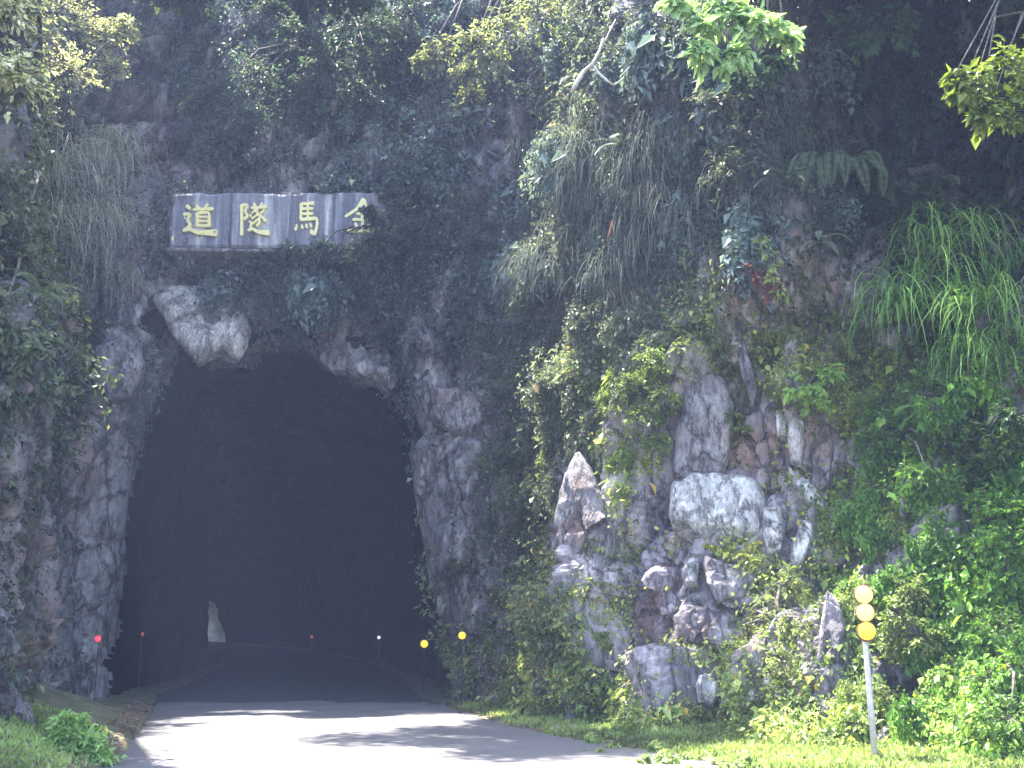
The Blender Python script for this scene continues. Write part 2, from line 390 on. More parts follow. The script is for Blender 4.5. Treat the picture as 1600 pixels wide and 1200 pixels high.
# tall fractured slabs right of centre
reg = np.clip(1.6 - np.sqrt(((ppx - 1110) / 230) ** 2 + ((ppy - 820) / 290) ** 2) * 1.15, 0, 1) * (P[:, 1] > 8)
q4 = shear(P, -.16) * np.array([1.05, 1.05, .34]) + .10 * np.stack([fbm(P * 1.5, 2, 44), fbm(P * 1.5, 2, 45), fbm(P * 1.5, 2, 46)], 1)
d4, e4, r4, v4 = voro(q4, 71)
disp += reg * (.75 * (r4[:, 0] - .5) + .7 * (v4 * (r4 - .5)).sum(1) - .30 * np.exp(-e4 / .05))
pale = np.clip(reg * (.25 + .95 * r4[:, 1]), 0, 1)
# the fold of rock left of the mouth
disp += .5 * blob(190, 560, 50, 60)
# portal outline (world x,z on the portal face)
OUT_PX = [(160, 1106), (166, 1020), (172, 950), (180, 840), (192, 750), (203, 690), (214, 640), (238, 592), (246, 548), (252, 520), (268, 516), (280, 548), (305, 560), (340, 557), (374, 556),
          (390, 540), (402, 530), (430, 527), (458, 528), (480, 540), (500, 565), (522, 572), (545, 583), (580, 590), (606, 612), (628, 640), (640, 672), (636, 700), (645, 760), (652, 815), (660, 860),
          (668, 895), (676, 930), (686, 955), (690, 985), (702, 1040), (716, 1106)]
OUT = [(p.x, p.z) for p in (at(a, b, YP + .6) for a, b in OUT_PX)]
OUT[0] = (OUT[0][0], -.8); OUT[-1] = (OUT[-1][0], -.8)
OUTW = np.array(OUT)
def sdist(x, z, poly):
    """signed distance to a closed polygon, positive outside"""
    d = np.full(x.shape, 1e9); inside = np.zeros(x.shape, bool); n = len(poly)
    for i in range(n):
        ax, az = poly[i]; b_x, b_z = poly[(i + 1) % n]
        ex, ez = b_x - ax, b_z - az; L = ex * ex + ez * ez + 1e-12
        t = np.clip(((x - ax) * ex + (z - az) * ez) / L, 0, 1)
        d = np.minimum(d, np.hypot(x - ax - t * ex, z - az - t * ez))
        c = ((az > z) != (b_z > z)) & (x < (b_x - ax) * (z - az) / (b_z - az + 1e-12) + ax); inside ^= c
    return np.where(inside, -d, d)
onface = (P[:, 1] > 20.8) & (P[:, 0] > -11) & (P[:, 0] < 1.2) & (P[:, 2] < 9.5)
SDF = np.full(len(P), 9.)
NN3 = np.stack([nx_.ravel(), ny_.ravel(), 0 * bx.ravel() + .12], 1)
Pd = P + NN3 * disp[:, None]
SDF[onface] = sdist(Pd[onface, 0], Pd[onface, 2], OUTW)
near = np.clip(1 - SDF / 1.6, 0, 1)
Pd = P + NN3 * (disp * (1 - .35 * near))[:, None]
SDF[onface] = sdist(Pd[onface, 0], Pd[onface, 2], OUTW)
lip = np.clip((.75 - SDF) / .75, 0, 1.6)
Pd[:, 1] += np.where(onface, .85 * lip ** 2, 0)
# niche behind the name plaque
PL_Y = 23.75
pa, pb = at(268, 303, PL_Y), at(604, 388, PL_Y)
PX0, PX1, PZ0, PZ1 = pa.x, pb.x, pb.z, pa.z
rx = np.maximum(np.maximum(PX0 - Pd[:, 0], Pd[:, 0] - PX1), 0); rz = np.maximum(np.maximum(PZ0 - Pd[:, 2], Pd[:, 2] - PZ1), 0)
rd = np.hypot(rx, rz); k = np.clip(1 - rd / .45, 0, 1); k = k * k * (3 - 2 * k); k[Pd[:, 1] < 20] = 0
Pd[:, 1] = Pd[:, 1] * (1 - k) + (PL_Y + .16) * k
# faces, with the portal cut out
idx = np.arange(nS * nV).reshape(nS, nV)
Fq = np.stack([idx[:-1, :-1], idx[1:, :-1], idx[1:, 1:], idx[:-1, 1:]], -1).reshape(-1, 4)
cen2 = np.array([-4.9, 2.6]); rdv = Pd[:, [0, 2]] - cen2; rdv /= np.linalg.norm(rdv, axis=1)[:, None] + 1e-9
sn = (SDF < 0) & (SDF > -.2); Pd[sn, 0] += rdv[sn, 0] * -SDF[sn]; Pd[sn, 2] += rdv[sn, 1] * -SDF[sn]
keep = (SDF[Fq] > -.10).all(1)
Fq = Fq[keep]
cliffP = Pd
bvh = BVHTree.FromPolygons([tuple(p) for p in Pd], [tuple(f) for f in Fq])
def hit(px, py):
    o = Vector((0, 0, CAMZ)); d = ray(px, py).normalized()
    h = bvh.ray_cast(o, d)
    if h[0] is None: return at(px, py, YP + .6), Vector((0, -1, 0))
    n = h[1]
    if n.dot(d) > 0: n = -n
    return h[0], n

# ---- where plants grow and which kind (density and leaf colour over the cliff)
BARE = [(1150, 880, 150, 230, .6), (990, 850, 120, 220, .45), (1250, 720, 110, 130, .45), (150, 880, 85, 260, 1.0), (30, 900, 75, 330, .8), (330, 515, 75, 50, 1), (215, 460, 45, 60, .8), (530, 540, 60, 48, 1), (720, 640, 75, 70, .85), (690, 740, 60, 130, .9), (730, 880, 70, 130, .7),
        (225, 205, 85, 85, .95), (800, 230, 50, 60, .85), (460, 245, 75, 60, .75), (380, 30, 70, 40, .4), (205, 340, 50, 60, .7), (430, 345, 175, 48, 1), (345, 395, 70, 12, 1), (1100, 640, 55, 110, 1), (1160, 520, 22, 80, .8),
        (1195, 640, 30, 80, .8), (1285, 710, 26, 60, .8), (1240, 690, 26, 60, .7), (1340, 700, 26, 60, .5), (1120, 790, 85, 55, 1), (1210, 830, 24, 45, .9), (1250, 850, 24, 45, .9), (910, 810, 52, 100, 1), (1110, 930, 75, 80, .85),
        (1020, 800, 26, 60, .8), (1010, 960, 50, 150, .75), (1040, 1060, 60, 60, .7), (1110, 1070, 30, 40, .8), (1480, 865, 24, 50, .9), (1300, 1020, 34, 90, .85), (1385, 1040, 30, 60, .7), (1250, 1010, 24, 60, .7), (1440, 990, 24, 50, .7), (1230, 790, 50, 24, .6),
        (1310, 440, 26, 50, .5), (1380, 830, 24, 50, .5), (1270, 1090, 50, 50, .4), (760, 1050, 90, 60, .4)]
def density(px, py):
    d = np.ones_like(px)
    for cx, cy_, rx_, ry_, a in BARE:
        q = ((px - cx) / rx_) ** 2 + ((py - cy_) / ry_) ** 2
        d *= 1 - a * np.clip(1.45 - q, 0, 1)
    return d
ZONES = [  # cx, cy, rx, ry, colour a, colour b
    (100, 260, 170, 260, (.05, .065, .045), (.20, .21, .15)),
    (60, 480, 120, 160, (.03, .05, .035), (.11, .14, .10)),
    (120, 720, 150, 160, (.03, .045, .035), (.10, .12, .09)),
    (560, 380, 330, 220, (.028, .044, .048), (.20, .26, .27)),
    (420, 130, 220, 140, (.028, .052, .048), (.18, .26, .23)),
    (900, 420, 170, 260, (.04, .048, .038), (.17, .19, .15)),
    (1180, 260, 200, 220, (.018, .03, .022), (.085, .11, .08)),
    (1460, 250, 220, 260, (.004, .008, .004), (.018, .030, .012)),  # corner shade put into near-black leaf colours
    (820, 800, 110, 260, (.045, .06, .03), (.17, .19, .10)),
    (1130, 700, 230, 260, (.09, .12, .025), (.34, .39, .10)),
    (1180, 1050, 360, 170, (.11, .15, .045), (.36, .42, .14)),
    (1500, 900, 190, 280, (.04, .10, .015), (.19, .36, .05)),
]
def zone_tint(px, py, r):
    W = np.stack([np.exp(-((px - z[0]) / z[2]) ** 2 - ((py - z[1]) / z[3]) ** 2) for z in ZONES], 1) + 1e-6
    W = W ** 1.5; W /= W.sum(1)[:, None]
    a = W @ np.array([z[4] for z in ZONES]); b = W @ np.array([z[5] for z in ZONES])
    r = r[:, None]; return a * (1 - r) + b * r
ppx, ppy = proj(Pd)
cden = density(ppx, ppy)
up = np.clip(vnoise(Pd * 1.3, 5) * .5 + .5, 0, 1)
moss = np.clip(cden * 1.15 - .35 + .45 * (fbm(Pd * .9, 4, 88)), 0, 1) * .95
moss = np.clip(moss + 1.2 * np.exp(-((ppx - 1450) / 170) ** 2 - ((ppy - 150) / 230) ** 2), 0, 1)  # extra cover darkens the upper right rock to stand for shade
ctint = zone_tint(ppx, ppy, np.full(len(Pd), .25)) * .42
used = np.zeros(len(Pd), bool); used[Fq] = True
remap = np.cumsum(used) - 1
cm = mesh_np('cliff', Pd[used], remap[Fq], M_rock, tint=ctint[used], smooth=False, moss=moss[used], pale=pale[used])  # moss holds real moss plus the shade put into the upper right
tag(obj('cliff', cm), 'steep fractured rock cliff overgrown with creepers around the tunnel mouth', 'cliff', kind='structure')

# ------------------------------------------------------------------ tunnel bore
n_o = 72
dd = np.concatenate([[0], np.cumsum(np.linalg.norm(np.diff(OUTW, axis=0), axis=1))])
ss = np.linspace(0, dd[-1], n_o); ring = np.stack([np.interp(ss, dd, OUTW[:, 0]), np.interp(ss, dd, OUTW[:, 1])], 1)
cen = np.array([-4.9, 2.6])
smooth_ring = ring.copy()
for _ in range(12): smooth_ring[1:-1] = (smooth_ring[:-2] + 2 * smooth_ring[1:-1] + smooth_ring[2:]) / 4
def grow(r, a):
    d = r - cen; L = np.linalg.norm(d, axis=1)[:, None]; return cen + d * (1 + a / L)
rows = []
fl = grow(smooth_ring, 1.1)
row = []
for x, z in fl:
    h = bvh.ray_cast(Vector((x, 10, max(z, -.3))), Vector((0, 1, 0)))
    row.append((x, (h[0].y if h[0] and h[0].y > YP - 1.2 else YP + .6) + .08, z))
rows.append(np.array(row))
rows.append(np.column_stack([grow(ring, .75)[:, 0], np.full(n_o, YP + 1.0), grow(ring, .75)[:, 1]]))
ts = np.concatenate([np.arange(0, 12, .35), np.arange(12, 88, 1.0)])
for t in ts:
    a = min(1, t / 3.); r = grow(ring, .22) * (1 - a) + grow(smooth_ring, .30) * a; r = r * np.array([1, 1 - .45 * np.clip((t - 20) / 50, 0, 1)])
    rows.append(np.column_stack([r[:, 0] + bore_x(t), np.full(n_o, YP + .95 + t), r[:, 1]]))
R = np.array(rows); nr = len(rows)
Pb = R.reshape(-1, 3)
c3 = np.column_stack([np.repeat([0, 0] + [bore_x(t) for t in ts], n_o) + cen[0], Pb[:, 1], np.full(len(Pb), cen[1])])
dv = c3 - Pb; dv /= np.linalg.norm(dv, axis=1)[:, None]
_, eb, rb, vb = voro(Pb * .9, 61)
nz = .14 * (rb[:, 0] - .5) + .2 * (vb * (rb - .5)).sum(1) + .12 * fbm(Pb * 1.2, 3, 19)
nz[:2 * n_o] = 0
Pb = Pb + dv * nz[:, None]
k0 = 2 + int(np.searchsorted(ts, 78))
Fb = np.array([(i * n_o + k, (i + 1) * n_o + k, (i + 1) * n_o + k + 1, i * n_o + k + 1) for i in range(nr - 1) for k in range(n_o - 1)])
seg = np.arange(len(Fb)) // (n_o - 1)
tag(obj('daylit_end_wall', mesh_np('daylit_end_wall', Pb, Fb[seg >= k0], simple('daylight_pale', (.60, .63, .68), .8))), 'far end of the tunnel wall, coloured pale to stand for daylight', 'tunnel', kind='structure')  # pale tone stands for daylight falling on the end wall
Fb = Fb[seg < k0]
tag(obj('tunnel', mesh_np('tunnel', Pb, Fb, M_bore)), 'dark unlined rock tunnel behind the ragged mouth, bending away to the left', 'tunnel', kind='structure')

# ------------------------------------------------------------------ ground sheet with the raised verge
gx = np.concatenate([np.linspace(-150, -12, 30)[:-1], np.linspace(-12, 14, 180)[:-1], np.linspace(14, 150, 30)])
gy = np.concatenate([np.linspace(-150, 7, 34)[:-1], np.linspace(7, 27, 140)[:-1], np.linspace(27, 150, 40)])
GX, GY = np.meshgrid(gx, gy); GP = np.stack([GX.ravel(), GY.ravel()], 1)
def gheight(x, y):
    l_, r_ = edge_x(cl_, y), edge_x(cr_, y)
    dr = np.clip(x - r_, 0, 9); dl = np.clip(l_ - x, 0, 9)
    p3 = np.stack([x, y, 0 * x], 1)
    nz_ = .05 * fbm(p3 * 2.2, 3, 5)
    near_ = np.clip((y - 3) / 6, 0, 1) * np.clip((34 - y) / 8, 0, 1)
    h = np.minimum(dr * .05, .22) * np.clip((22.5 - y) / 3, 0.12, 1) + np.minimum(dl * .35, .8) * np.clip((22 - y) / 3, .15, 1)
    inside = (dr <= 0.02) & (dl <= 0.02)
    return np.where(inside, -.03, -.012 + (h + np.abs(nz_) * np.clip((dr + dl) * 3, 0, 1)) * near_)
GZ = gheight(GP[:, 0], GP[:, 1])
gi = np.arange(len(GP)).reshape(GX.shape)
tag(obj('ground', mesh_np('ground', np.column_stack([GP, GZ]), np.stack([gi[:-1, :-1], gi[:-1, 1:], gi[1:, 1:], gi[1:, :-1]], -1).reshape(-1, 4), M_soil, smooth=True)),
    'soil ground and grassy verge beside the road', 'ground', kind='structure')
def ground_pt(px, py):
    """point of the ground under a pixel"""
    r = ray(px, py)
    for Yd in np.arange(6, 24, .02):
        p = at(px, py, Yd)
        if p.z <= float(gheight(np.array([p.x]), np.array([p.y]))[0]): return p
    return at(px, py, 16)

# ------------------------------------------------------------------ leaves
def unit(a): return a / (np.linalg.norm(a, axis=1)[:, None] + 1e-9)
def leaves(P, D, Nf, L, Wd, tint, fold=.18):
    n = len(P); D = unit(D); s = unit(np.cross(D, Nf)); u = np.cross(s, D)
    L = np.broadcast_to(L, n)[:, None]; Wd = np.broadcast_to(Wd, n)[:, None]
    m = P + D * L * .42
    V = np.stack([P, m + s * Wd * .5 + u * Wd * fold, P + D * L - u * L * .12, m - s * Wd * .5 + u * Wd * fold], 1).reshape(-1, 3)
    b = np.arange(n)[:, None] * 4
    F = np.concatenate([b + np.array([0, 1, 2]), b + np.array([0, 2, 3])])
    return V, F, np.repeat(tint, 4, 0)
def join(parts):
    V = []; F = []; T = []; n = 0
    for v, f, t in parts: V.append(v); F.append(f + n); T.append(t); n += len(v)
    return np.concatenate(V), np.concatenate(F), np.concatenate(T)
def rnd_dirs(n): return unit(rng.normal(size=(n, 3)))

# creepers over the cliff: nobody could count them
tri = Fq
fc = Pd[tri].mean(1)
area = np.linalg.norm(np.cross(Pd[tri[:, 1]] - Pd[tri[:, 0]], Pd[tri[:, 3]] - Pd[tri[:, 0]]), axis=1)
fn = np.cross(Pd[tri[:, 1]] - Pd[tri[:, 0]], Pd[tri[:, 3]] - Pd[tri[:, 0]]); fn = unit(fn)
out3 = NN3[tri[:, 0]]; fn *= np.sign((fn * out3).sum(1))[:, None]
fpx, fpy = proj(fc)
vis = (fpx > -420) & (fpx < 2150) & (fpy > -200) & (fpy < 1240) & (fc[:, 1] > 9)
clump = fbm(fc * 1.15, 3, 101); fine = fbm(fc * 3.2, 3, 103)
fd = density(fpx, fpy)
fd_up = 1 + .7 * np.exp(-((fpx - 700) / 450) ** 2 - ((fpy - 180) / 260) ** 2)
wt = fd_up * np.clip(fd * (.75 + .9 * clump + .5 * fine), 0, 2.2) * vis * area / (1e-3 + np.sqrt((fc ** 2).sum(1)) / 20) ** 1.3
wt *= np.where(fd < .12, .15, 1)
def scatter(n, wts, size, sd_, off, name, label, rtint=1.0, droop=.7):
    p = wts / wts.sum(); f = rng.choice(len(p), n, p=p)
    uv = rng.random((n, 2))
    a = Pd[tri[f]]; base = (a[:, 0] * ((1 - uv[:, 0]) * (1 - uv[:, 1]))[:, None] + a[:, 1] * (uv[:, 0] * (1 - uv[:, 1]))[:, None]
                            + a[:, 2] * (uv[:, 0] * uv[:, 1])[:, None] + a[:, 3] * ((1 - uv[:, 0]) * uv[:, 1])[:, None])
    nrm = unit(fn[f] * .6 + out3[f])
    bulge = np.clip(fbm(base * .95, 3, 111) + .25, 0, 1.2)
    h = rng.random(n) ** 1.3 * off * (.25 + 1.6 * bulge)
    pos = base + nrm * (h + .015)[:, None]
    D = rnd_dirs(n) * .75 + nrm * .45 + np.array([0, 0, -droop])
    Nf = unit(nrm * .7 + rnd_dirs(n) * .8 + np.array([0, 0, .55]))
    px, py = proj(pos)
    sp = np.clip(fbm(base * 1.6, 3, 121) * .8 + .5 + rng.normal(size=n) * .22, 0, 1.25)
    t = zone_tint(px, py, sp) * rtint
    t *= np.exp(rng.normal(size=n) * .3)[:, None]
    old = rng.random(n) < .03; t[old] = t[old] * np.array([1.9, 1.1, .8])
    L = size * np.exp(rng.normal(size=n) * sd_)
    V, F, T = leaves(pos, D, Nf, L, L * rng.uniform(.42, .75, n), t)
    tag(obj(name, mesh_np(name, V, F, M_leaf, tint=T)), label, 'undergrowth', kind='stuff')
scatter(430000, wt, .078, .40, .38, 'creeper_foliage', 'dense small leaved creepers and shrubs clothing the cliff face')
low = wt * ((fpx > 760) & (fpx < 1730) & (fpy > 520)) * np.clip(.4 + fd, 0, 1)
scatter(170000, low, .05, .45, .12, 'moss_and_herbs', 'yellow green mossy herbs on the lower right of the cliff', 1.15, .35)

# ------------------------------------------------------------------ haze: closed box of thin pale air round everything
hz = MB(); hz.box((0, 0, 20.5), 330, 330, 45)
hm = bpy.data.materials.new('haze'); hm.use_nodes = True; hn = hm.node_tree
hn.nodes.remove(hn.nodes['Principled BSDF'])
pv = hn.nodes.new('ShaderNodeVolumePrincipled'); pv.inputs['Color'].default_value = (.50, .61, 1.0, 1); pv.inputs['Density'].default_value = .0012; pv.inputs['Anisotropy'].default_value = .1
hn.links.new(pv.outputs[0], hn.nodes['Material Output'].inputs['Volume'])
tag(obj('haze', hz.mesh('haze', hm, smooth=False)), 'thin bluish mist in front of the cliff', 'haze', kind='stuff')
# ------------------------------------------------------------------ name plaque above the mouth
plaque = empty('name_plaque', ((PX0 + PX1) / 2, PL_Y, PZ0), 'long weathered violet grey stone plaque with four gilded characters above the tunnel mouth', 'plaque')
def child(o, parent):
    o.parent = parent; o.matrix_parent_inverse.identity(); return o
def rel(V, o): return np.asarray(V, float) - np.array(o.location)
def slab(px0, px1, dy, name='slab', label=None):
    x0, x1 = at(px0, 345, PL_Y).x, at(px1, 345, PL_Y).x
    nxs, nzs = max(6, int((x1 - x0) / .06)), 24
    gx_, gz_ = np.meshgrid(np.linspace(x0, x1, nxs), np.linspace(PZ0, PZ1, nzs)); p = np.stack([gx_.ravel(), 0 * gx_.ravel(), gz_.ravel()], 1)
    ex = np.minimum(np.minimum(p[:, 0] - x0, x1 - p[:, 0]), np.minimum(p[:, 2] - PZ0, PZ1 - p[:, 2]))
    y = PL_Y - .07 + dy + .012 * fbm(p * 2.5, 4, 7) + .05 * np.clip(1 - ex / .05, 0, 1) ** 2
    p[:, 0] += .02 * fbm(p * 3, 2, 8); p[:, 2] += .02 * fbm(p * 3, 2, 9)
    f = np.column_stack([p[:, 0], y, p[:, 2]]); b = f.copy(); b[:, 1] = PL_Y + .22
    i = np.arange(nxs * nzs).reshape(nzs, nxs); F = [np.stack([i[:-1, :-1], i[:-1, 1:], i[1:, 1:], i[1:, :-1]], -1).reshape(-1, 4)]
    n = nxs * nzs
    for e in (i[0], i[-1][::-1], i[:, 0][::-1], i[:, -1]):
        F.append(np.stack([e[:-1], e[:-1] + n, e[1:] + n, e[1:]], -1))
    o = obj(name, mesh_np(name, rel(np.concatenate([f, b]), plaque), np.concatenate(F), M_plaque), plaque)
    if label: o['label'] = label
    return o
slab(268, 359.7, 0); slab(360.3, 452, .004); slab(452.6, 519.6, .002); slab(520.4, 604, -.018, label='paler stained end slab of the plaque')
lb = MB(); xa, xb = at(262, 390, PL_Y).x, at(432, 390, PL_Y).x
nseg = 40; V = []; Q = []
for i in range(nseg + 1):
    x = xa + (xb - xa) * i / nseg; j = .03 * math.sin(i * 1.7) + .02 * math.sin(i * 4.1)
    for (yo, zo) in ((-.12 + j, -.07), (-.14 + j, -.02), (-.11 + j, .0), (.2, .0), (.2, -.09)): V.append((x, PL_Y + yo, PZ0 + zo - .02 - .04 * (i / nseg) + j * .4))
Q = [(i * 5 + k, i * 5 + (k + 1) % 5, (i + 1) * 5 + (k + 1) % 5, (i + 1) * 5 + k) for i in range(nseg) for k in range(5)] 
lb.add(V, Q); lb.Q.append((0, 1, 2, 3)); lb.V[-1] = lb.V[-1]
obj('ledge', mesh_np('ledge', rel(V, plaque), np.array(Q), M_ledge), plaque)
# the characters, stroke by stroke on a 100 x 100 field: (points), width at start / end
GLYPHS = {
 'dao': [([(42, 93), (52, 83)], 9, 7), ([(80, 97), (68, 83)], 8, 5), ([(32, 80), (98, 82)], 6, 8), ([(66, 80), (58, 70)], 6, 5), ([(46, 70), (46, 28)], 8, 7), ([(46, 69), (84, 71), (84, 28)], 6, 8),
         ([(48, 57), (82, 57)], 5, 5), ([(48, 44), (82, 44)], 5, 5), ([(46, 30), (84, 30)], 6, 6), ([(12, 92), (24, 80)], 10, 8), ([(2, 64), (26, 66), (13, 46), (26, 34), (14, 20)], 7, 7), ([(0, 14), (18, 22), (48, 8), (110, 8)], 7, 15)],
 'sui': [([(10, 94), (10, -2)], 9, 8), ([(10, 92), (32, 92), (20, 72), (33, 58), (16, 48)], 7, 7), ([(52, 97), (58, 87)], 8, 7), ([(82, 98), (73, 86)], 8, 5), ([(42, 83), (98, 85)], 6, 7), ([(68, 83), (44, 66)], 7, 4),
         ([(58, 74), (72, 60), (72, 34), (60, 28)], 6, 6), ([(66, 62), (44, 48)], 6, 4), ([(71, 50), (46, 32)], 6, 4), ([(90, 76), (74, 64)], 7, 4), ([(72, 62), (96, 40)], 5, 9), ([(38, 62), (46, 54)], 7, 6), ([(36, 40), (46, 38), (40, 22)], 6, 6),
         ([(32, 12), (46, 20), (66, 8), (108, 6)], 6, 13)],
 'ma': [([(26, 96), (24, 46)], 9, 8), ([(24, 93), (78, 96)], 6, 8), ([(28, 79), (74, 80)], 6, 6), ([(28, 64), (74, 65)], 6, 6), ([(52, 94), (52, 48)], 8, 7), ([(22, 47), (90, 51), (90, 30), (80, 4), (62, 14)], 7, 10),
        ([(10, 32), (2, 14)], 6, 9), ([(28, 32), (32, 20)], 6, 9), ([(46, 34), (50, 22)], 6, 9), ([(62, 36), (68, 24)], 6, 9)],
 'jin': [([(62, 104), (40, 76), (0, 50)], 12, 5), ([(58, 98), (76, 74), (106, 54)], 6, 13), ([(36, 60), (74, 61)], 6, 7), ([(24, 42), (86, 43)], 6, 7), ([(55, 60), (55, 10)], 8, 8), ([(32, 33), (38, 20)], 6, 9), ([(78, 34), (70, 20)], 8, 5), ([(8, 8), (102, 9)], 7, 10)],
}
def glyph(key, px0, px1, py0, py1):
    V = []; Q = []; lay = 0
    for pts, w0, w1 in GLYPHS[key]:
        # resample the stroke and give it a brush outline
        p = np.array(pts, float); d = np.concatenate([[0], np.cumsum(np.linalg.norm(np.diff(p, axis=0), axis=1))]); n = max(5, int(d[-1] / 4))
        s_ = np.linspace(0, d[-1], n); q = np.stack([np.interp(s_, d, p[:, 0]), np.interp(s_, d, p[:, 1])], 1)
        if len(q) > 6:
            for _ in range(2): q[1:-1] = (q[:-2] + 2 * q[1:-1] + q[2:]) / 4
        t = np.gradient(q, axis=0); t /= np.linalg.norm(t, axis=1)[:, None]; nrm = np.stack([-t[:, 1], t[:, 0]], 1)
        f = s_ / d[-1]; wd = (w0 * (1 - f) + w1 * f) * (.72 + .28 * np.abs(2 * f - 1)) * .74
        wd[0] *= .55; wd[-1] *= .45
        base = len(V); yf = PL_Y - .125 - lay * .0022; lay += 1
        for i in range(n):
            for sgn in (1, -1):
                a = q[i] + nrm[i] * wd[i] * sgn; P_ = at(px0 + (px1 - px0) * a[0] / 100, py1 - (py1 - py0) * a[1] / 100, PL_Y)
                V.append((P_.x, yf, P_.z))
            for sgn in (1, -1):
                a = q[i] + nrm[i] * wd[i] * sgn; P_ = at(px0 + (px1 - px0) * a[0] / 100, py1 - (py1 - py0) * a[1] / 100, PL_Y)
                V.append((P_.x, PL_Y - .05, P_.z))
        for i in range(n - 1):
            a = base + i * 4; b = a + 4
            Q += [(a, a + 1, b + 1, b), (a, b, b + 2, a + 2), (a + 1, a + 3, b + 3, b + 1)]
        e = base + (n - 1) * 4
        Q += [(base, base + 2, base + 3, base + 1), (e, e + 1, e + 3, e + 2)]
    obj('gilded_character', mesh_np('gilded_character', rel(V, plaque), np.array(Q), M_gold), plaque)
glyph('dao', 288, 337, 320, 371); glyph('sui', 375, 420, 319, 370); glyph('ma', 462, 501, 318, 371); glyph('jin', 540, 590, 316, 368)

# ------------------------------------------------------------------ amber reflector post
pbase = at(1368, 1192, 13.2); pbase.z = float(gheight(np.array([pbase.x]), np.array([pbase.y]))[0]) - .05
ptop = at(1352, 1000, 13.2)
post = empty('reflector_post', pbase, 'slim grey pole carrying three round amber reflectors, standing on the right verge', 'road post')
def relv(p): return Vector(p) - Vector(post.location)
mb = MB(); top = at(1349.5, 918, 13.2)
dirp = (at(1351, 960, 13.2) - pbase).normalized()
mb.tube([relv(pbase), relv(pbase + (ptop - pbase) * .5), relv(ptop), relv(top)], [.037, .036, .034, .028], 14); obj('pole', mb.mesh('pole', M_pole), post)
mb = MB(); br = [at(1350, 913, 13.14), at(1355, 1003, 13.14)]
for i in (0,):
    a, b = relv(br[0]), relv(br[1]); ax = (b - a); L = ax.length; ax.normalize(); sx = Vector((1, 0, 0)); sx = (sx - ax * sx.dot(ax)).normalized(); sy = ax.cross(sx)
    W = .055; Tk = .02
    Vb = [a + ax * h + sx * u * W + sy * v * Tk for h in (0, L) for u in (-1, 1) for v in (-1, 1)]
    mb.add([tuple(v) for v in Vb], [(0, 1, 3, 2), (4, 6, 7, 5), (0, 4, 5, 1), (2, 3, 7, 6), (0, 2, 6, 4), (1, 5, 7, 3)])
obj('bracket', mb.mesh('bracket', M_house, smooth=False), post)
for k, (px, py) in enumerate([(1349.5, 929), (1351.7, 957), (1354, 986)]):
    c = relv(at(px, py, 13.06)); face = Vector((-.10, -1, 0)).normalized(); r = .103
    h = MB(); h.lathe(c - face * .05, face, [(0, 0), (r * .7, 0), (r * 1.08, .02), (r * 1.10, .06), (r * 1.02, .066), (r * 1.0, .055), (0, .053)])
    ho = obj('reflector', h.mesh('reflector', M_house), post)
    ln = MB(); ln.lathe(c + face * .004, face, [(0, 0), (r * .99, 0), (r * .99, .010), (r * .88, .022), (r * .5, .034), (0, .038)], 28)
    lo_ = obj('lens', ln.mesh('lens', M_amber if k == 2 else M_amber_pale), ho)  # reflector lens glows to stand for returned light
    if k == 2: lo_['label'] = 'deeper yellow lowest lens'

# ------------------------------------------------------------------ marker reflectors along the tunnel walls, lenses made to glow
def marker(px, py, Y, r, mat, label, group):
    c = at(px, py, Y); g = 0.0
    e = empty('marker_reflector', (c.x, c.y, g), label, 'marker reflector', group)  # roadside reflector, its lens given a glow of its own
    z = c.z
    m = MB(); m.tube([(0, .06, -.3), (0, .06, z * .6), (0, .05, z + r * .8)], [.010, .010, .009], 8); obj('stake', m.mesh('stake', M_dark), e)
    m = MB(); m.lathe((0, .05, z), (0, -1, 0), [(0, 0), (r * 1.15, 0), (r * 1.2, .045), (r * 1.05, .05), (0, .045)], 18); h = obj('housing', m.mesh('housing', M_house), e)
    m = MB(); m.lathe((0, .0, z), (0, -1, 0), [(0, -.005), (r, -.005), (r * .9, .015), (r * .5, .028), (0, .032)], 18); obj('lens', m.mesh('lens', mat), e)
G = 'small marker reflectors lining the tunnel road'
marker(722, 993, 22.0, .072, M_amber, 'round amber marker reflector on a short stake against the rock right of the tunnel mouth', G)
marker(663, 1006, 26.3, .088, M_amber, 'round amber marker reflector just inside the right wall of the tunnel', G)
marker(592, 996, 36.0, .05, M_white, 'tiny white marker reflector deeper in the tunnel along the right wall', G)
marker(487, 995, 52.0, .07, M_redd, 'faint pinkish marker reflector deepest inside the tunnel', G)
marker(153, 998, 22.3, .06, M_red, 'small red marker reflector at the foot of the left tunnel jamb', G)
marker(221, 991, 28.5, .05, M_redd, 'faint red marker reflector inside the tunnel by the left wall', G)

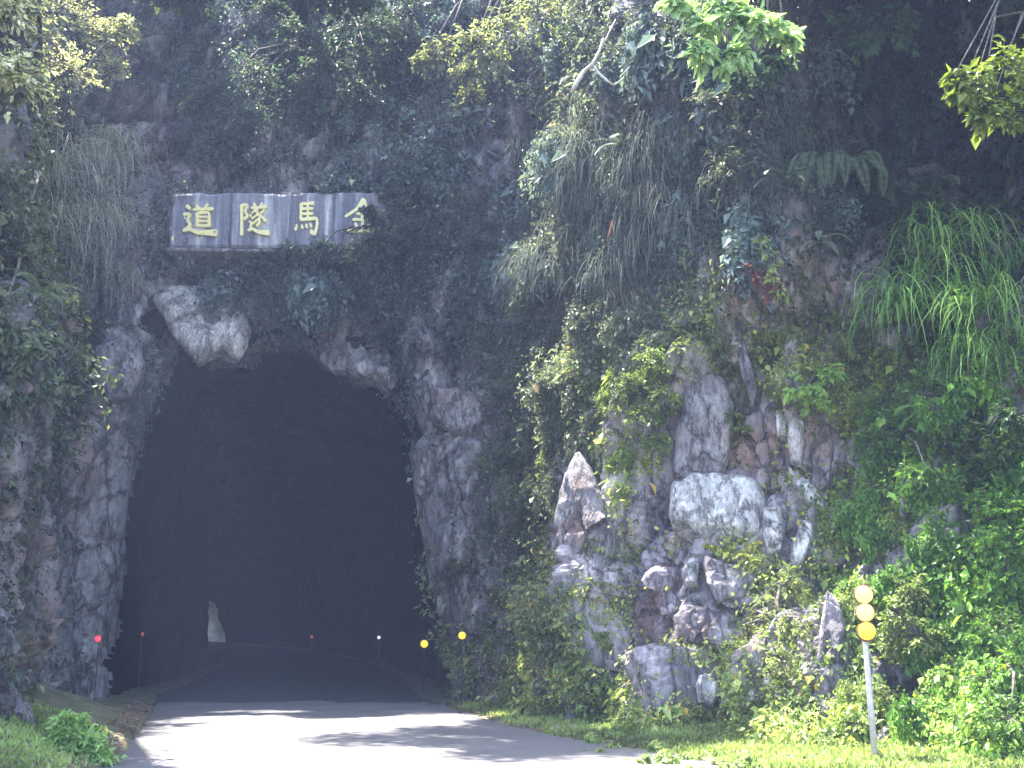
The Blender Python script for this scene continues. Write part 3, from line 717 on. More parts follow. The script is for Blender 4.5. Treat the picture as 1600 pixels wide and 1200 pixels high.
# ------------------------------------------------------------------ boulders and slabs that stand out from the cliff
def boulder(name, label, poly, thick, mat, cat='rock', tilt=.25, yaw=None, facet=.5, seed=0, out=.0, cpx=None):
    poly = np.array(poly, float); c0 = poly.mean(0) if cpx is None else np.array(cpx)
    hs = [hit(*(c0 + (q - c0) * .5)) for q in poly]
    d = sorted((h[0].y for h in hs))[len(hs) // 2]
    c = at(c0[0], c0[1], d)
    r = ray(*c0); n = Vector((-r.x, -r.y, 0)).normalized()
    if yaw: n = Vector((n.x * math.cos(yaw) - n.y * math.sin(yaw), n.x * math.sin(yaw) + n.y * math.cos(yaw), 0))
    n = (n + Vector((0, 0, tilt))).normalized(); a = Vector((0, 0, 1)).cross(n).normalized(); a = -a if a.x < 0 else a; b = n.cross(a); b = -b if b.z < 0 else b
    c = c + n * out
    loc = []
    for q in poly:
        rr_ = ray(*q); o_ = Vector((0, 0, CAMZ)); t = (c - o_).dot(n) / rr_.dot(n); p = o_ + rr_ * t - c; loc.append((p.dot(a), p.dot(b)))
    loc = np.array(loc); na = 112; R_ = []
    for k in range(na):
        an = 2 * math.pi * k / na; dx, dy = math.cos(an), math.sin(an); best = 0
        for i in range(len(loc)):
            p, q = loc[i], loc[(i + 1) % len(loc)]; e = q - p; den = dx * e[1] - dy * e[0]
            if abs(den) < 1e-9: continue
            t = (p[0] * e[1] - p[1] * e[0]) / den; u = (p[0] * dy - p[1] * dx) / den
            if t > 0 and -1e-6 <= u <= 1 + 1e-6: best = max(best, t)
        R_.append(max(best, .02))
    R_ = np.array(R_); ang = np.arange(na) * 2 * math.pi / na
    prof = [(f, (1 - f ** 9) ** .7) for f in np.linspace(.03, 1, 26)] + [(1.01, -.3), (.97, -.8), (.9, -1.5)]
    V = []
    for f, h in prof:
        for k in range(na): V.append((R_[k] * f * math.cos(ang[k]), R_[k] * f * math.sin(ang[k]), h * thick))
    V = np.array(V); size = np.sqrt((loc ** 2).sum(1)).mean()
    s_ = V / max(size, .15) * 1.05 + seed * 7.7
    d_, e_, r_, v_ = voro(s_ * np.array([1, .8, 1]), 90 + seed)
    nz_ = facet * thick * (.9 * (r_[:, 0] - .5) + 1.8 * (v_ * (r_ - .5)).sum(1)) - .03 * thick * np.exp(-e_ / .04) + .20 * thick * fbm(s_ * 2.0, 3, 5) + .035 * size * fbm(V * np.array([7, 3.5, 7]), 4, 6)
    V[:, 2] += nz_
    jit = .05 * size * fbm(s_ * 2.2, 3, 77); rr2 = np.hypot(V[:, 0], V[:, 1]) + 1e-6
    V[:, 0] *= 1 + jit / rr2; V[:, 1] *= 1 + jit / rr2
    M3 = np.array([a, b, n]); W3 = V @ M3
    K = len(prof); F = [(i * na + k, i * na + (k + 1) % na, (i + 1) * na + (k + 1) % na, (i + 1) * na + k) for i in range(K - 1) for k in range(na)]
    cap = len(W3); W3 = np.vstack([W3, W3[:na].mean(0)])
    T = [(cap, (k + 1) % na, k) for k in range(na)]
    o = obj(name, mesh_np(name, W3, [np.array(F), np.array(T)], mat, smooth=False), loc=c)
    return tag(o, label, cat)
boulder('boulder', 'big white jutting boulder with a dark crack along its top edge', [(1048, 762), (1075, 750), (1120, 748), (1165, 752), (1192, 768), (1194, 800), (1188, 846), (1160, 842), (1120, 834), (1080, 832), (1050, 822), (1046, 795)], 0.33, M_pale, 'boulder', .55, seed=1, out=0.36, facet=.3)
boulder('rock_slab', 'tall leaning lilac grey slab above the white boulder, pointed at its top', [(1094, 540), (1106, 575), (1130, 590), (1146, 640), (1140, 700), (1130, 742), (1080, 744), (1052, 752), (1054, 700), (1064, 620), (1078, 565)], 0.21, M_lilac, 'rock', .12, seed=2, out=0.09, facet=.3)
boulder('rock_spur', 'long narrow pale rock spur rising to the upper right of the tall slab', [(1142, 470), (1156, 500), (1168, 550), (1186, 610), (1176, 640), (1160, 590), (1148, 530)], 0.12, M_lilac, 'rock', .1, seed=3, out=0.06)
boulder('pointed_rock', 'pointed fin of speckled grey rock leaning left between mossy cracks', [(905, 705), (925, 735), (948, 780), (966, 830), (958, 880), (948, 925), (920, 905), (890, 885), (866, 862), (864, 820), (876, 765), (890, 728)], 0.33, M_lilac, 'rock', .15, seed=4, out=0.12, yaw=-.2)
boulder('hanging_block', 'short pale block hanging just right of the white boulder', [(1193, 795), (1222, 792), (1226, 830), (1220, 862), (1200, 868), (1191, 840)], 0.15, M_pale, 'rock', .2, seed=5, out=0.12)
boulder('rock_wedge', 'pale teardrop wedge right of the short hanging block', [(1250, 812), (1270, 818), (1272, 845), (1256, 876), (1240, 893), (1234, 868), (1244, 838)], 0.13, M_pale, 'rock', .2, seed=6, out=0.12)
boulder('rock_pillar', 'upright purple grey pillar of rock between small leafy plants', [(1274, 660), (1298, 662), (1302, 700), (1296, 765), (1276, 768), (1268, 720)], 0.15, M_lilac, 'rock', .08, seed=7, out=0.07)
boulder('rock_block', 'small square pale block on top of a pale ledge', [(1212, 640), (1230, 642), (1230, 684), (1214, 682)], 0.11, M_pale, 'rock', .1, seed=8, out=0.07)
boulder('rock_strip', 'upright pale strip of rock left of the purple grey pillar', [(1236, 640), (1256, 655), (1258, 700), (1252, 730), (1234, 725), (1230, 680)], 0.11, M_pale, 'rock', .1, seed=9, out=0.06)
boulder('rock_ledge', 'diagonal white broken ledge descending to the right', [(1228, 732), (1248, 736), (1270, 765), (1296, 795), (1290, 808), (1262, 788), (1238, 758)], 0.13, M_pale, 'rock', .4, seed=10, out=0.09)
boulder('rock_shard', 'white splinter of rock below the big white boulder', [(1082, 868), (1094, 880), (1090, 915), (1072, 916), (1068, 890)], 0.12, M_pale, 'rock', .3, seed=11, out=0.09)
boulder('purple_rock', 'broad purple pink rock face under a bright moss cushion', [(1098, 868), (1130, 880), (1170, 888), (1188, 910), (1160, 940), (1120, 945), (1104, 915)], 0.18, M_lilac, 'rock', .3, seed=12, out=0.07)
boulder('grey_block', 'angular blue grey block below the purple pink rock', [(1070, 945), (1110, 950), (1116, 985), (1090, 1010), (1058, 1000), (1052, 965)], 0.18, M_lilac, 'rock', .25, seed=13, out=0.09)
boulder('orange_stone', 'small cream and orange stone near the cliff foot', [(1090, 1055), (1112, 1052), (1124, 1078), (1116, 1102), (1092, 1098), (1086, 1076)], 0.12, M_pale, 'rock', .35, seed=14, out=0.09)
boulder('rock_column', 'slim dark pink column of rock left of the amber reflectors', [(1292, 920), (1314, 940), (1322, 990), (1306, 1060), (1284, 1080), (1276, 1030), (1284, 970)], 0.12, M_lilac, 'rock', .1, seed=15, out=0.06)
boulder('rock_finger', 'narrow purple finger of rock high on the mossy slope right of the reflectors', [(1478, 822), (1500, 824), (1498, 880), (1486, 908), (1466, 905), (1468, 860)], 0.12, M_lilac, 'rock', .1, seed=16, out=0.06)
boulder('tunnel_brow', 'bright white broken rock hanging over the top of the tunnel mouth', [(240, 468), (262, 452), (330, 455), (362, 440), (404, 452), (398, 492), (386, 538), (376, 557), (360, 552), (346, 540), (330, 548), (312, 564), (300, 548), (284, 530), (262, 500)], 0.25, M_brow, 'rock', .7, seed=27, out=0.15, facet=.5)
boulder('tunnel_brow', 'smaller dull pinkish grey rock nose right of the brow over the tunnel mouth', [(484, 512), (510, 498), (545, 505), (566, 530), (600, 540), (622, 590), (612, 606), (585, 590), (560, 588), (540, 574), (520, 576), (500, 560)], 0.21, M_lilac, 'rock', .7, seed=18, out=0.12, facet=.5)
boulder('jamb_rock', 'rounded grey rock bulging from the right side of the tunnel mouth', [(676, 610), (720, 605), (752, 625), (760, 665), (735, 685), (700, 672), (672, 650)], 0.27, M_lilac, 'rock', .2, seed=19, out=0.09)
boulder('folded_rock', 'smooth grey folded rock at the upper left of the tunnel mouth', [(150, 545), (190, 520), (225, 535), (228, 580), (205, 625), (170, 630), (145, 600)], 0.30, M_lilac, 'rock', .1, seed=20, out=0.06, facet=.35)
boulder('white_stone', 'little white stone at the foot of the right tunnel jamb', [(684, 932), (694, 930), (698, 945), (690, 962), (682, 952)], 0.07, M_pale, 'rock', .3, seed=21, out=0.09)
boulder('foot_stone', 'pale stone at the foot of the left rock buttress', [(-10, 1060), (24, 1080), (46, 1100), (58, 1140), (60, 1190), (30, 1215), (-20, 1215), (-24, 1120)], 0.21, M_lilac, 'rock', .3, seed=22, out=0.07)

# ------------------------------------------------------------------ shrubs, boughs and trees
def shrub(name, label, cat, clumps, leaf, a, b, per=420, out=.5, anchor=None, group=None, stem=.035, depth=None, droop=.5, twig=True, crown='crown', ang=None):
    """clumps: (px, py, radius px[, extra distance towards the viewer])"""
    if anchor is None:
        q = np.array([c[:2] for c in clumps], float).mean(0); anchor = (q[0], q[1] - 10)
    leaf *= .86; per = int(per * 1.2)
    A, An = hit(*anchor[:2])
    if depth is not None and len(anchor) == 3: A = at(anchor[0], anchor[1], anchor[2])
    root = empty(name, A, label, cat, group); parts = []; tb = MB(); A0 = Vector((0, 0, 0))
    a = np.array(a); b = np.array(b)
    for cl in clumps:
        Hh, Hn = hit(cl[0], cl[1]); e = out + (cl[3] if len(cl) > 3 else 0)
        Yd = depth if depth is not None else Hh.y - e
        if depth is not None and len(cl) > 3: Yd = depth - cl[3]
        c = at(cl[0], cl[1], Yd); rad = cl[2] * c.y / FPX
        cc = c - A
        mid = cc * .5 + Vector((rng.normal() * .1, rng.normal() * .1, .12 * cc.length)) - An * -.05
        tb.tube([A0 - An * .15, mid * .6, mid + cc * .15, cc], [stem, stem * .8, stem * .55, stem * .3], 6)
        nt_ = max(6, int(per / 14)); 
        for j in range(nt_):
            d = Vector(rnd_dirs(1)[0]); d.z *= .75; d = d.normalized()
            if d.y > .45: d.y *= -1
            s0 = cc + d * rad * rng.uniform(0, .35); L_ = rad * rng.uniform(.55, 1.05)
            tip = s0 + d * L_ + Vector((0, 0, -droop * L_ * .35))
            tb.tube([s0 - d * .02, (s0 + tip) * .5 + Vector((0, 0, .06 * L_)), tip], [stem * .22, stem * .16, stem * .08], 3)
            nl = max(4, int(per / nt_)); f = np.sort(rng.uniform(.12, 1, nl)); s0n, tn = np.array(s0), np.array(tip)
            pos = s0n + (tn - s0n) * f[:, None] + rng.normal(size=(nl, 3)) * leaf * .22
            side = unit(np.cross(np.array(d), rng.normal(size=(nl, 3)) * .5 + np.array([0, 0, 1.])))
            sg = np.where(np.arange(nl) % 2, 1, -1)[:, None]
            D = side * sg * .8 + np.array(d) * .7 + np.array([0, 0, -droop]) + rng.normal(size=(nl, 3)) * .25
            Nf = unit(np.array([0, -.35, 1.]) + rng.normal(size=(nl, 3)) * .5)
            t = np.clip(rng.normal(.5, .25) + rng.normal(size=nl) * .2, 0, 1.3)[:, None]
            L = leaf * np.exp(rng.normal(size=nl) * .25)
            parts.append(leaves(pos, D, Nf, L, L * rng.uniform(.42, .62, nl), a * (1 - t) + b * t))
    V, F, T = join(parts)
    obj(crown, mesh_np(crown, V, F, M_leaf, tint=T), root)
    obj('stem' if cat != 'tree' else 'trunk', tb.mesh('stem', M_bark), root)
    return root
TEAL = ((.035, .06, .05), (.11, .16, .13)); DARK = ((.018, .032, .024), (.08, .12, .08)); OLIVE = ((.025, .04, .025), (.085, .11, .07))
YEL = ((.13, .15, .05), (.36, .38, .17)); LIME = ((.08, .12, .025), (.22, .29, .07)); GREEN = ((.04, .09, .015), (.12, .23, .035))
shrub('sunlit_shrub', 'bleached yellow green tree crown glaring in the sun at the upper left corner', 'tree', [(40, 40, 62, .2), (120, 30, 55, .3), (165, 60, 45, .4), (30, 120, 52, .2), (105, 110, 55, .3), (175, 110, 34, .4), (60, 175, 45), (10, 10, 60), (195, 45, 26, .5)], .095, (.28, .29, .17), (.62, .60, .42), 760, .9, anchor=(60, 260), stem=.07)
shrub('teal_shrub', 'grey teal shrub below the bleached crown on the left', 'shrub', [(60, 230, 50), (125, 205, 42), (30, 290, 40), (110, 150, 40)], .07, (.07, .10, .08), (.22, .26, .20), 520, .4)
shrub('olive_shrub', 'olive shrub clinging to the left edge under the dry grass', 'shrub', [(30, 400, 40), (10, 470, 36), (50, 340, 34)], .07, (.07, .09, .06), (.22, .25, .17), 380, .3)
shrub('fern_shrub', 'low leafy plant in the shade left of the folded rock', 'shrub', [(50, 545, 42), (85, 600, 30), (20, 520, 36)], .12, (.06, .09, .06), (.20, .24, .17), 240, .25)
shrub('teal_bough', 'teal leaved bough reaching left over the dark hollow above the plaque', 'bough', [(330, 150, 42, .3), (400, 125, 55, .2), (455, 165, 55, .2), (520, 105, 60), (380, 185, 40, .3), (480, 60, 60), (560, 150, 50), (305, 168, 20, .4)], .12, *TEAL, 480, .8, anchor=(540, 60), stem=.06)
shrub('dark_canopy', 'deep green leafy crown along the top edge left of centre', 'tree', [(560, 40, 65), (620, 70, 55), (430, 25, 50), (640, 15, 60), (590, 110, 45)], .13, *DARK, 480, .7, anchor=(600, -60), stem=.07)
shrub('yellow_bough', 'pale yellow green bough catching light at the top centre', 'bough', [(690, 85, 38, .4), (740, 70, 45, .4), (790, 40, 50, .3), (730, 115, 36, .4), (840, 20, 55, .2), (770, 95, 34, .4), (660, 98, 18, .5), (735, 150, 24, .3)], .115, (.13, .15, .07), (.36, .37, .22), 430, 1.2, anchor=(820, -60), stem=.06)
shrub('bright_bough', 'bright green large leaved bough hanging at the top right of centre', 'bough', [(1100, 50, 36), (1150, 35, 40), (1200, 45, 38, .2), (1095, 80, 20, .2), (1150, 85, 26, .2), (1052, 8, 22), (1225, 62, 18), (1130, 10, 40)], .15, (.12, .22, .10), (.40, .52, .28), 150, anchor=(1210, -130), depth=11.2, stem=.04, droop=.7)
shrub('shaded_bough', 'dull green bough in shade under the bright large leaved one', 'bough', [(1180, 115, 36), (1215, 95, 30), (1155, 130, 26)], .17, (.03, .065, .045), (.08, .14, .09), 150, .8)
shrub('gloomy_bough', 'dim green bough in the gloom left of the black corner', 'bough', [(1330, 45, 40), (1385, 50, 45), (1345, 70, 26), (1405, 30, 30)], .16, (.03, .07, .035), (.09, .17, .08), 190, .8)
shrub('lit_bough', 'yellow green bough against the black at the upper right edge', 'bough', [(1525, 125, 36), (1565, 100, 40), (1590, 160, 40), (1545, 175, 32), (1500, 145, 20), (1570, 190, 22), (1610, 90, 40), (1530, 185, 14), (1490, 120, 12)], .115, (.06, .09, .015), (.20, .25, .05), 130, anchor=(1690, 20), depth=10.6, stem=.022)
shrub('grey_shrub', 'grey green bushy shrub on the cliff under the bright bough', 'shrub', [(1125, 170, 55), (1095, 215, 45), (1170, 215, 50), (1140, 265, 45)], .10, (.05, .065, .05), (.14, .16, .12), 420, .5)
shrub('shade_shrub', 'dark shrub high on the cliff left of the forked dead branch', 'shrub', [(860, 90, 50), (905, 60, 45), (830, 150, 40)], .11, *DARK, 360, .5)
shrub('teal_shrub', 'bluish shrub beside the right end of the plaque, hiding its last slab', 'shrub', [(618, 330, 32, .3), (600, 372, 30, .3), (645, 370, 50), (604, 298, 20), (562, 394, 26, .35), (590, 345, 20, .4), (578, 330, 15, .45), (584, 374, 24, .4), (530, 396, 22, .2), (505, 385, 16, .2)], .085, (.04, .06, .058), (.15, .185, .175), 520, .5)
shrub('ledge_creeper', 'low creeper spilling up over the bottom edge of the plaque', 'creeper', [(500, 392, 30, .1), (455, 388, 24, .1), (530, 398, 28, .1), (420, 410, 30)], .085, (.04, .065, .055), (.10, .14, .115), 300, .3)
shrub('brow_shrub', 'dark bluish shrub hanging over the middle of the tunnel brow', 'shrub', [(430, 470, 55), (460, 515, 34), (560, 470, 60), (600, 530, 45), (410, 440, 40)], .095, (.030, .042, .045), (.08, .10, .10), 420, .45)
shrub('mass_shrub', 'broad dark shrub in the middle of the cliff below the thin stem', 'shrub', [(720, 330, 55), (700, 400, 60), (660, 460, 55), (760, 380, 45), (740, 460, 50)], .10, (.03, .045, .042), (.09, .115, .10), 440, .5)
shrub('hollow_shrub', 'shrub growing right of the rounded jamb rock', 'shrub', [(790, 620, 45), (810, 690, 40), (830, 580, 45)], .095, (.035, .055, .03), (.10, .14, .075), 360, .4)
shrub('yellowish_bush', 'light yellow green bush between the pointed fin and the tall slab', 'shrub', [(1000, 650, 36), (1030, 690, 28), (985, 600, 34), (1040, 620, 24), (1020, 560, 30)], .085, *LIME, 300, .35)
shrub('leafy_plant', 'bright lime plant with broad leaves above the purple grey pillar', 'plant', [(1265, 597, 26), (1298, 585, 22), (1245, 612, 18), (1275, 630, 22)], .14, (.14, .24, .04), (.32, .46, .10), 90, .45)
shrub('leafy_plant', 'small lime plant at the right edge of the tall leaning slab', 'plant', [(1152, 665, 18), (1145, 650, 12)], .11, *LIME, 60, .4)
shrub('green_bush', 'fresh green bush of feathery sprays right of the rock pillars', 'shrub', [(1370, 690, 36), (1410, 660, 32), (1400, 730, 36), (1450, 740, 36), (1360, 640, 26), (1450, 690, 30)], .10, *GREEN, 300, .4)
shrub('corner_bush', 'vivid green bush on the far right edge at mid height', 'shrub', [(1560, 800, 42), (1590, 850, 42), (1545, 850, 34), (1575, 900, 40), (1530, 790, 28)], .07, (.06, .14, .015), (.17, .33, .04), 320, .4)
shrub('corner_bush', 'vivid green bush low on the far right, beneath another', 'shrub', [(1560, 980, 44), (1590, 1040, 44), (1545, 1060, 38), (1580, 1120, 44), (1530, 1000, 30)], .07, (.06, .13, .015), (.17, .31, .04), 320, .4)
shrub('mossy_bush', 'soft yellow green bush around the three amber reflectors', 'shrub', [(1395, 960, 40), (1425, 920, 36), (1400, 1010, 34), (1370, 870, 30), (1440, 1000, 36)], .08, (.09, .13, .03), (.22, .28, .07), 320, .3)
shrub('foot_bush', 'yellow green bush at the cliff foot between boulder and reflector post', 'shrub', [(1200, 960, 38), (1230, 910, 34), (1170, 1000, 34), (1240, 980, 34), (1215, 1030, 34)], .06, (.10, .13, .03), (.24, .29, .08), 320, .3)
shrub('roadside_bush', 'bright sunlit green bush on the left verge at the bottom of the picture', 'shrub', [(95, 1160, 42), (130, 1150, 36), (150, 1178, 30), (80, 1195, 42), (125, 1190, 40), (105, 1132, 26)], .085, (.14, .25, .06), (.36, .52, .17), 520, anchor=(110, 1199, 13.1), depth=13.2, stem=.02)
shrub('sapling', 'thin yellow green sapling standing above the red leaved shrub', 'sapling', [(1192, 375, 10), (1200, 395, 14), (1208, 415, 14), (1205, 440, 12), (1218, 455, 12)], .11, (.17, .22, .06), (.38, .44, .16), 26, .5, anchor=(1216, 480))
shrub('red_shrub', 'small shrub with reddish brown leaves right of the grey cliff grass', 'shrub', [(1180, 435, 30), (1205, 455, 20), (1150, 440, 16)], .08, (.12, .05, .04), (.26, .11, .08), 200, .35)
shrub('moss_cushion', 'bright yellow green moss cushion on the rock under the white boulder', 'moss', [(1135, 858, 20), (1160, 868, 20), (1180, 878, 14), (1112, 852, 12)], .035, (.16, .19, .02), (.30, .33, .05), 420, .32, stem=.008)
shrub('hanging_shrub', 'dark leafy shrub drooping at the right edge below the long grass', 'shrub', [(1500, 690, 45), (1560, 700, 45), (1590, 650, 36), (1520, 750, 34)], .10, (.015, .04, .01), (.06, .12, .025), 320, .4)

def clump_proto(n, rad, leaf, a, b, trail):
    parts = []; a = np.array(a); b = np.array(b); m = 9
    for j in range(m):
        o_ = rnd_dirs(1)[0] * rad * np.array([.75, .3, .6]); o_[1] = -abs(o_[1]); k = n // m; r = rad * rng.uniform(.3, .5)
        pos = o_ + rnd_dirs(k) * (r * rng.random(k) ** .5)[:, None] * np.array([1, .6, .9]); pos[:, 2] -= trail * rng.random(k) ** 2 * rad
        t = np.clip(rng.normal(.5, .25) + rng.normal(size=k) * .25, 0, 1.3)[:, None]; L = leaf * np.exp(rng.normal(size=k) * .4)
        parts.append(leaves(pos, rnd_dirs(k) * .8 + np.array([0, -.35, -.8]), unit(rnd_dirs(k) * .6 + np.array([0, -.5, .8])), L, L * rng.uniform(.4, .7, k), a * (1 - t) + b * t))
    V, F, T = join(parts); return mesh_np('creeper_clump', V, F, M_leaf, tint=T)
def clumps(protos, n, x0, x1, y0, y1, label, group, name='creeper_clump', cat='creeper', s0=.7, s1=1.4, lim=.45, gnd=False, pts=None):
    k = 0; tries = 0
    while k < n and tries < n * 12:
        tries += 1
        px, py = pts[k] if pts else (rng.uniform(x0, x1), rng.uniform(y0, y1))
        if not pts and density(np.array([px]), np.array([py]))[0] < lim: continue
        p = ground_pt(px, py) if gnd else hit(px, py)[0]
        r = ray(px, py); s_ = rng.uniform(s0, s1)
        o = bpy.data.objects.new(name, protos[k % len(protos)]); C.objects.link(o); o.location = p + Vector((-r.x, -r.y, 0)).normalized() * .1
        o.rotation_euler = (0, 0, -math.atan2(r.x, r.y) + rng.normal() * .3); o.scale = (s_, s_, s_ * rng.uniform(.8, 1.2)); tag(o, label, cat, group); k += 1
cA = [clump_proto(900, .55, .085, (.030, .048, .052), (.19, .25, .25), 1.0) for _ in range(4)]
cB = [clump_proto(900, .5, .075, (.04, .055, .035), (.17, .19, .12), .9) for _ in range(3)]
cC = [clump_proto(900, .42, .06, (.07, .10, .025), (.27, .33, .09), .5) for _ in range(4)]
cD = [clump_proto(1100, .45, .06, (.035, .09, .015), (.16, .31, .04), .5) for _ in range(3)]
cE = [clump_proto(900, .5, .12, (.008, .016, .008), (.04, .06, .025), .8) for _ in range(3)]  # leaf colour set near black to stand for the corner's shade
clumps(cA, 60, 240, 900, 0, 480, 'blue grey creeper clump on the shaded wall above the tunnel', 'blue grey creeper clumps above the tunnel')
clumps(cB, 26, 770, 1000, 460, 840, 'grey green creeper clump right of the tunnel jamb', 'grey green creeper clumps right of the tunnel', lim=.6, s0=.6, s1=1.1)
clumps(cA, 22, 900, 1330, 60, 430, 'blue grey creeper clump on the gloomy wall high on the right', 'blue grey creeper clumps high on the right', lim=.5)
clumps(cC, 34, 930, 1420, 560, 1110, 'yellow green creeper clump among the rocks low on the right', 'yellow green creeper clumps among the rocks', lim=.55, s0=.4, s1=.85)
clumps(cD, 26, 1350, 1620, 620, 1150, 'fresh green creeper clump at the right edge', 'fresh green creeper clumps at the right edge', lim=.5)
clumps(cE, 26, 1330, 1640, 0, 360, 'creeper clump coloured almost black for the shade in the upper right corner', 'dark creeper clumps in the upper right corner')
cF = [clump_proto(900, .45, .06, (.06, .08, .06), (.24, .26, .19), .9) for _ in range(3)]
clumps(cF, 14, 0, 210, 160, 520, 'pale grey green creeper clump on the left rock', 'pale creeper clumps on the left rock', s0=.5, s1=1.0)
wd_ = [clump_proto(500, .22, .055, (.10, .15, .04), (.34, .42, .14), .1) for _ in range(4)]
clumps(wd_, 26, 0, 0, 0, 0, 'small yellow green weed clump on the verge along the right road edge', 'weed clumps along the right road edge', 'weed_clump', 'weed', .45, .9, 0, True,
       [(rng.uniform(880, 1560), 0) for _ in range(26)] and [(x, 1128 + (x - 840) * .17 + rng.uniform(0, 40)) for x in rng.uniform(860, 1240, 26)])

# trees standing on the cliff top lean out over the road: mostly above the picture, those on the right added for shade
def tree(label, cx, cy_, cz, rad, n, leaf, a, b, base):
    root = empty('cliff_or_shade_tree', base, label, 'tree', 'trees leaning out from the cliff top, those on the right added for shade'); bs = Vector(base)
    tb = MB(); c = Vector((cx, cy_, cz)) - bs; tb.tube([(0, 0, -.4), c * .35 + Vector((0, 0, .3)), c * .7, c], [.24, .20, .14, .08], 10)
    parts = []; a = np.array(a); b = np.array(b)
    for j in range(26):
        d = Vector(rnd_dirs(1)[0]); d.z *= .6; cl = c + d * rad * rng.uniform(.45, 1)
        tb.tube([c * .75, c * .4 + cl * .55, cl], [.06, .04, .015], 5); r = rad * rng.uniform(.28, .42); m = n // 26
        pos = np.array(cl) + rnd_dirs(m) * (r * rng.random(m) ** .45)[:, None] * np.array([1, 1, .7]); t = np.clip(rng.normal(.5, .3) + rng.normal(size=m) * .2, 0, 1.2)[:, None]
        L = leaf * np.exp(rng.normal(size=m) * .25)
        parts.append(leaves(pos, rnd_dirs(m) + np.array([0, 0, -.6]), unit(rnd_dirs(m) * .6 + np.array([0, 0, 1])), L, L * .55, a * (1 - t) + b * t))
    V, F, T = join(parts); obj('crown', mesh_np('crown', V, F, M_leaf, tint=T), root); obj('trunk', tb.mesh('trunk', M_bark), root)
tree('dark leafy tree added above the upper right corner to shade it', 7.4, 12.6, 12.2, 2.9, 15000, .17, (.012, .022, .010), (.035, .06, .022), (10.0, 15.6, 12.5))  # canopy added overhead to block skylight from the corner
tree('dark tree added above the top edge to shade the right cliff', 4.6, 14.4, 13.4, 2.6, 12000, .17, (.015, .028, .014), (.04, .07, .03), (7.0, 17.8, 13.5))  # another added canopy keeping skylight off the right cliff

tree('leafy tree leaning over the road from the cliff top above the plaque', -4.6, 20.4, 16.8, 2.7, 21000, .17, (.03, .05, .02), (.08, .12, .05), (-5.6, 25.8, 17.6))

tree('small tree leaning out above the left half of the plaque', -8.3, 24.2, 17.2, 1.1, 4000, .16, (.03, .05, .02), (.08, .12, .05), (-8.6, 26.5, 18.0))

# ------------------------------------------------------------------ grasses and ferns
def blades(n, lo, hi, wd, a, b, droop, spread, rad, seg=6, lift=.35):
    Vs = []; Fs = []; Ts = []; nb = 0; a = np.array(a); b = np.array(b)
    for i in range(n):
        L = rng.uniform(lo, hi); az = rng.normal() * spread; d = np.array([math.sin(az), -math.cos(az), lift + rng.normal() * .25]); d /= np.linalg.norm(d)
        p = np.array([rng.normal() * rad, rng.normal() * rad * .3, rng.normal() * rad * .7]); st_ = L / seg; vel = d.copy()
        sd_ = np.array([math.cos(az + rng.normal() * .6), math.sin(az), 0]); t = np.clip(rng.normal(.5, .3), 0, 1.2); c = a * (1 - t) + b * t
        for k in range(seg + 1):
            wk = wd * (1 - (k / seg) ** 2 * .92) * .5
            Vs += [p + sd_ * wk, p - sd_ * wk]; Ts += [c, c]
            p = p + vel * st_; vel = vel + rng.normal(size=3) * np.array([.13, .08, .05]) + np.array([0, 0, -droop * st_ * (1 + k * .3)]); vel /= np.linalg.norm(vel)
        Fs += [(nb + 2 * k, nb + 2 * k + 1, nb + 2 * k + 3, nb + 2 * k + 2) for k in range(seg)]; nb += 2 * (seg + 1)
    return mesh_np('grass_tuft', np.array(Vs), np.array(Fs), M_grass, tint=np.array(Ts), smooth=True)
def tufts(protos, spots, label, group, jit=.25, out=.05):
    for i, (px, py, s_) in enumerate(spots):
        p, n = hit(px, py)
        r = ray(px, py); yaw = math.atan2(r.x, r.y) * -1
        o = bpy.data.objects.new('grass_tuft', protos[i % len(protos)]); C.objects.link(o)
        o.location = p + Vector((-r.x, -r.y, 0)).normalized() * out; o.rotation_euler = (0, 0, yaw + rng.normal() * jit); o.scale = (s_, s_, s_)
        tag(o, label, 'grass', group)
def spots(n, x0, x1, y0, y1, s0=.8, s1=1.25):
    return [(rng.uniform(x0, x1), rng.uniform(y0, y1), rng.uniform(s0, s1)) for _ in range(n)]
dry = [blades(70, .6, 1.5, .016, (.13, .13, .10), (.36, .34, .28), 2.2, .7, .16) for _ in range(4)]
grey = [blades(70, .5, 1.4, .015, (.055, .07, .06), (.20, .22, .19), 2.4, .7, .18) for _ in range(4)]
long_ = [blades(34, .7, 1.9, .028, (.04, .11, .02), (.26, .42, .12), 1.35, .9, .10, 9, .7) for _ in range(4)]
pale = [blades(60, .7, 1.7, .016, (.20, .20, .16), (.55, .53, .46), 1.9, .8, .18) for _ in range(3)]
tufts(pale, spots(30, 60, 200, 215, 360) + spots(10, 60, 200, 360, 460, .6, .9), 'pale dry grass tuft trailing down the left rock beside the plaque', 'dry grass tufts left of the plaque')
tufts(grey, spots(70, 810, 1070, 190, 440), 'grey green grass tuft hanging in the curtain right of the cliff centre', 'grass tufts of the hanging curtain')
tufts(dry, spots(12, 800, 1040, 290, 480, .6, .9), 'straw coloured grass tuft among the grey hanging curtain', 'straw tufts in the hanging curtain')
tufts(long_, spots(22, 1400, 1600, 340, 500, .75, 1.1), 'long bright green grass tuft arching down in the right hand gloom', 'long green grass tufts on the right')
tufts(long_, spots(7, 1430, 1600, 520, 580, .5, .8), 'shorter green grass tuft below the long arching ones', 'short green grass tufts on the right')
tufts(grey, spots(10, 1080, 1330, 150, 330, .6, .9), 'sparse grey grass tuft on the shaded upper right cliff', 'sparse grass tufts on the shaded cliff')
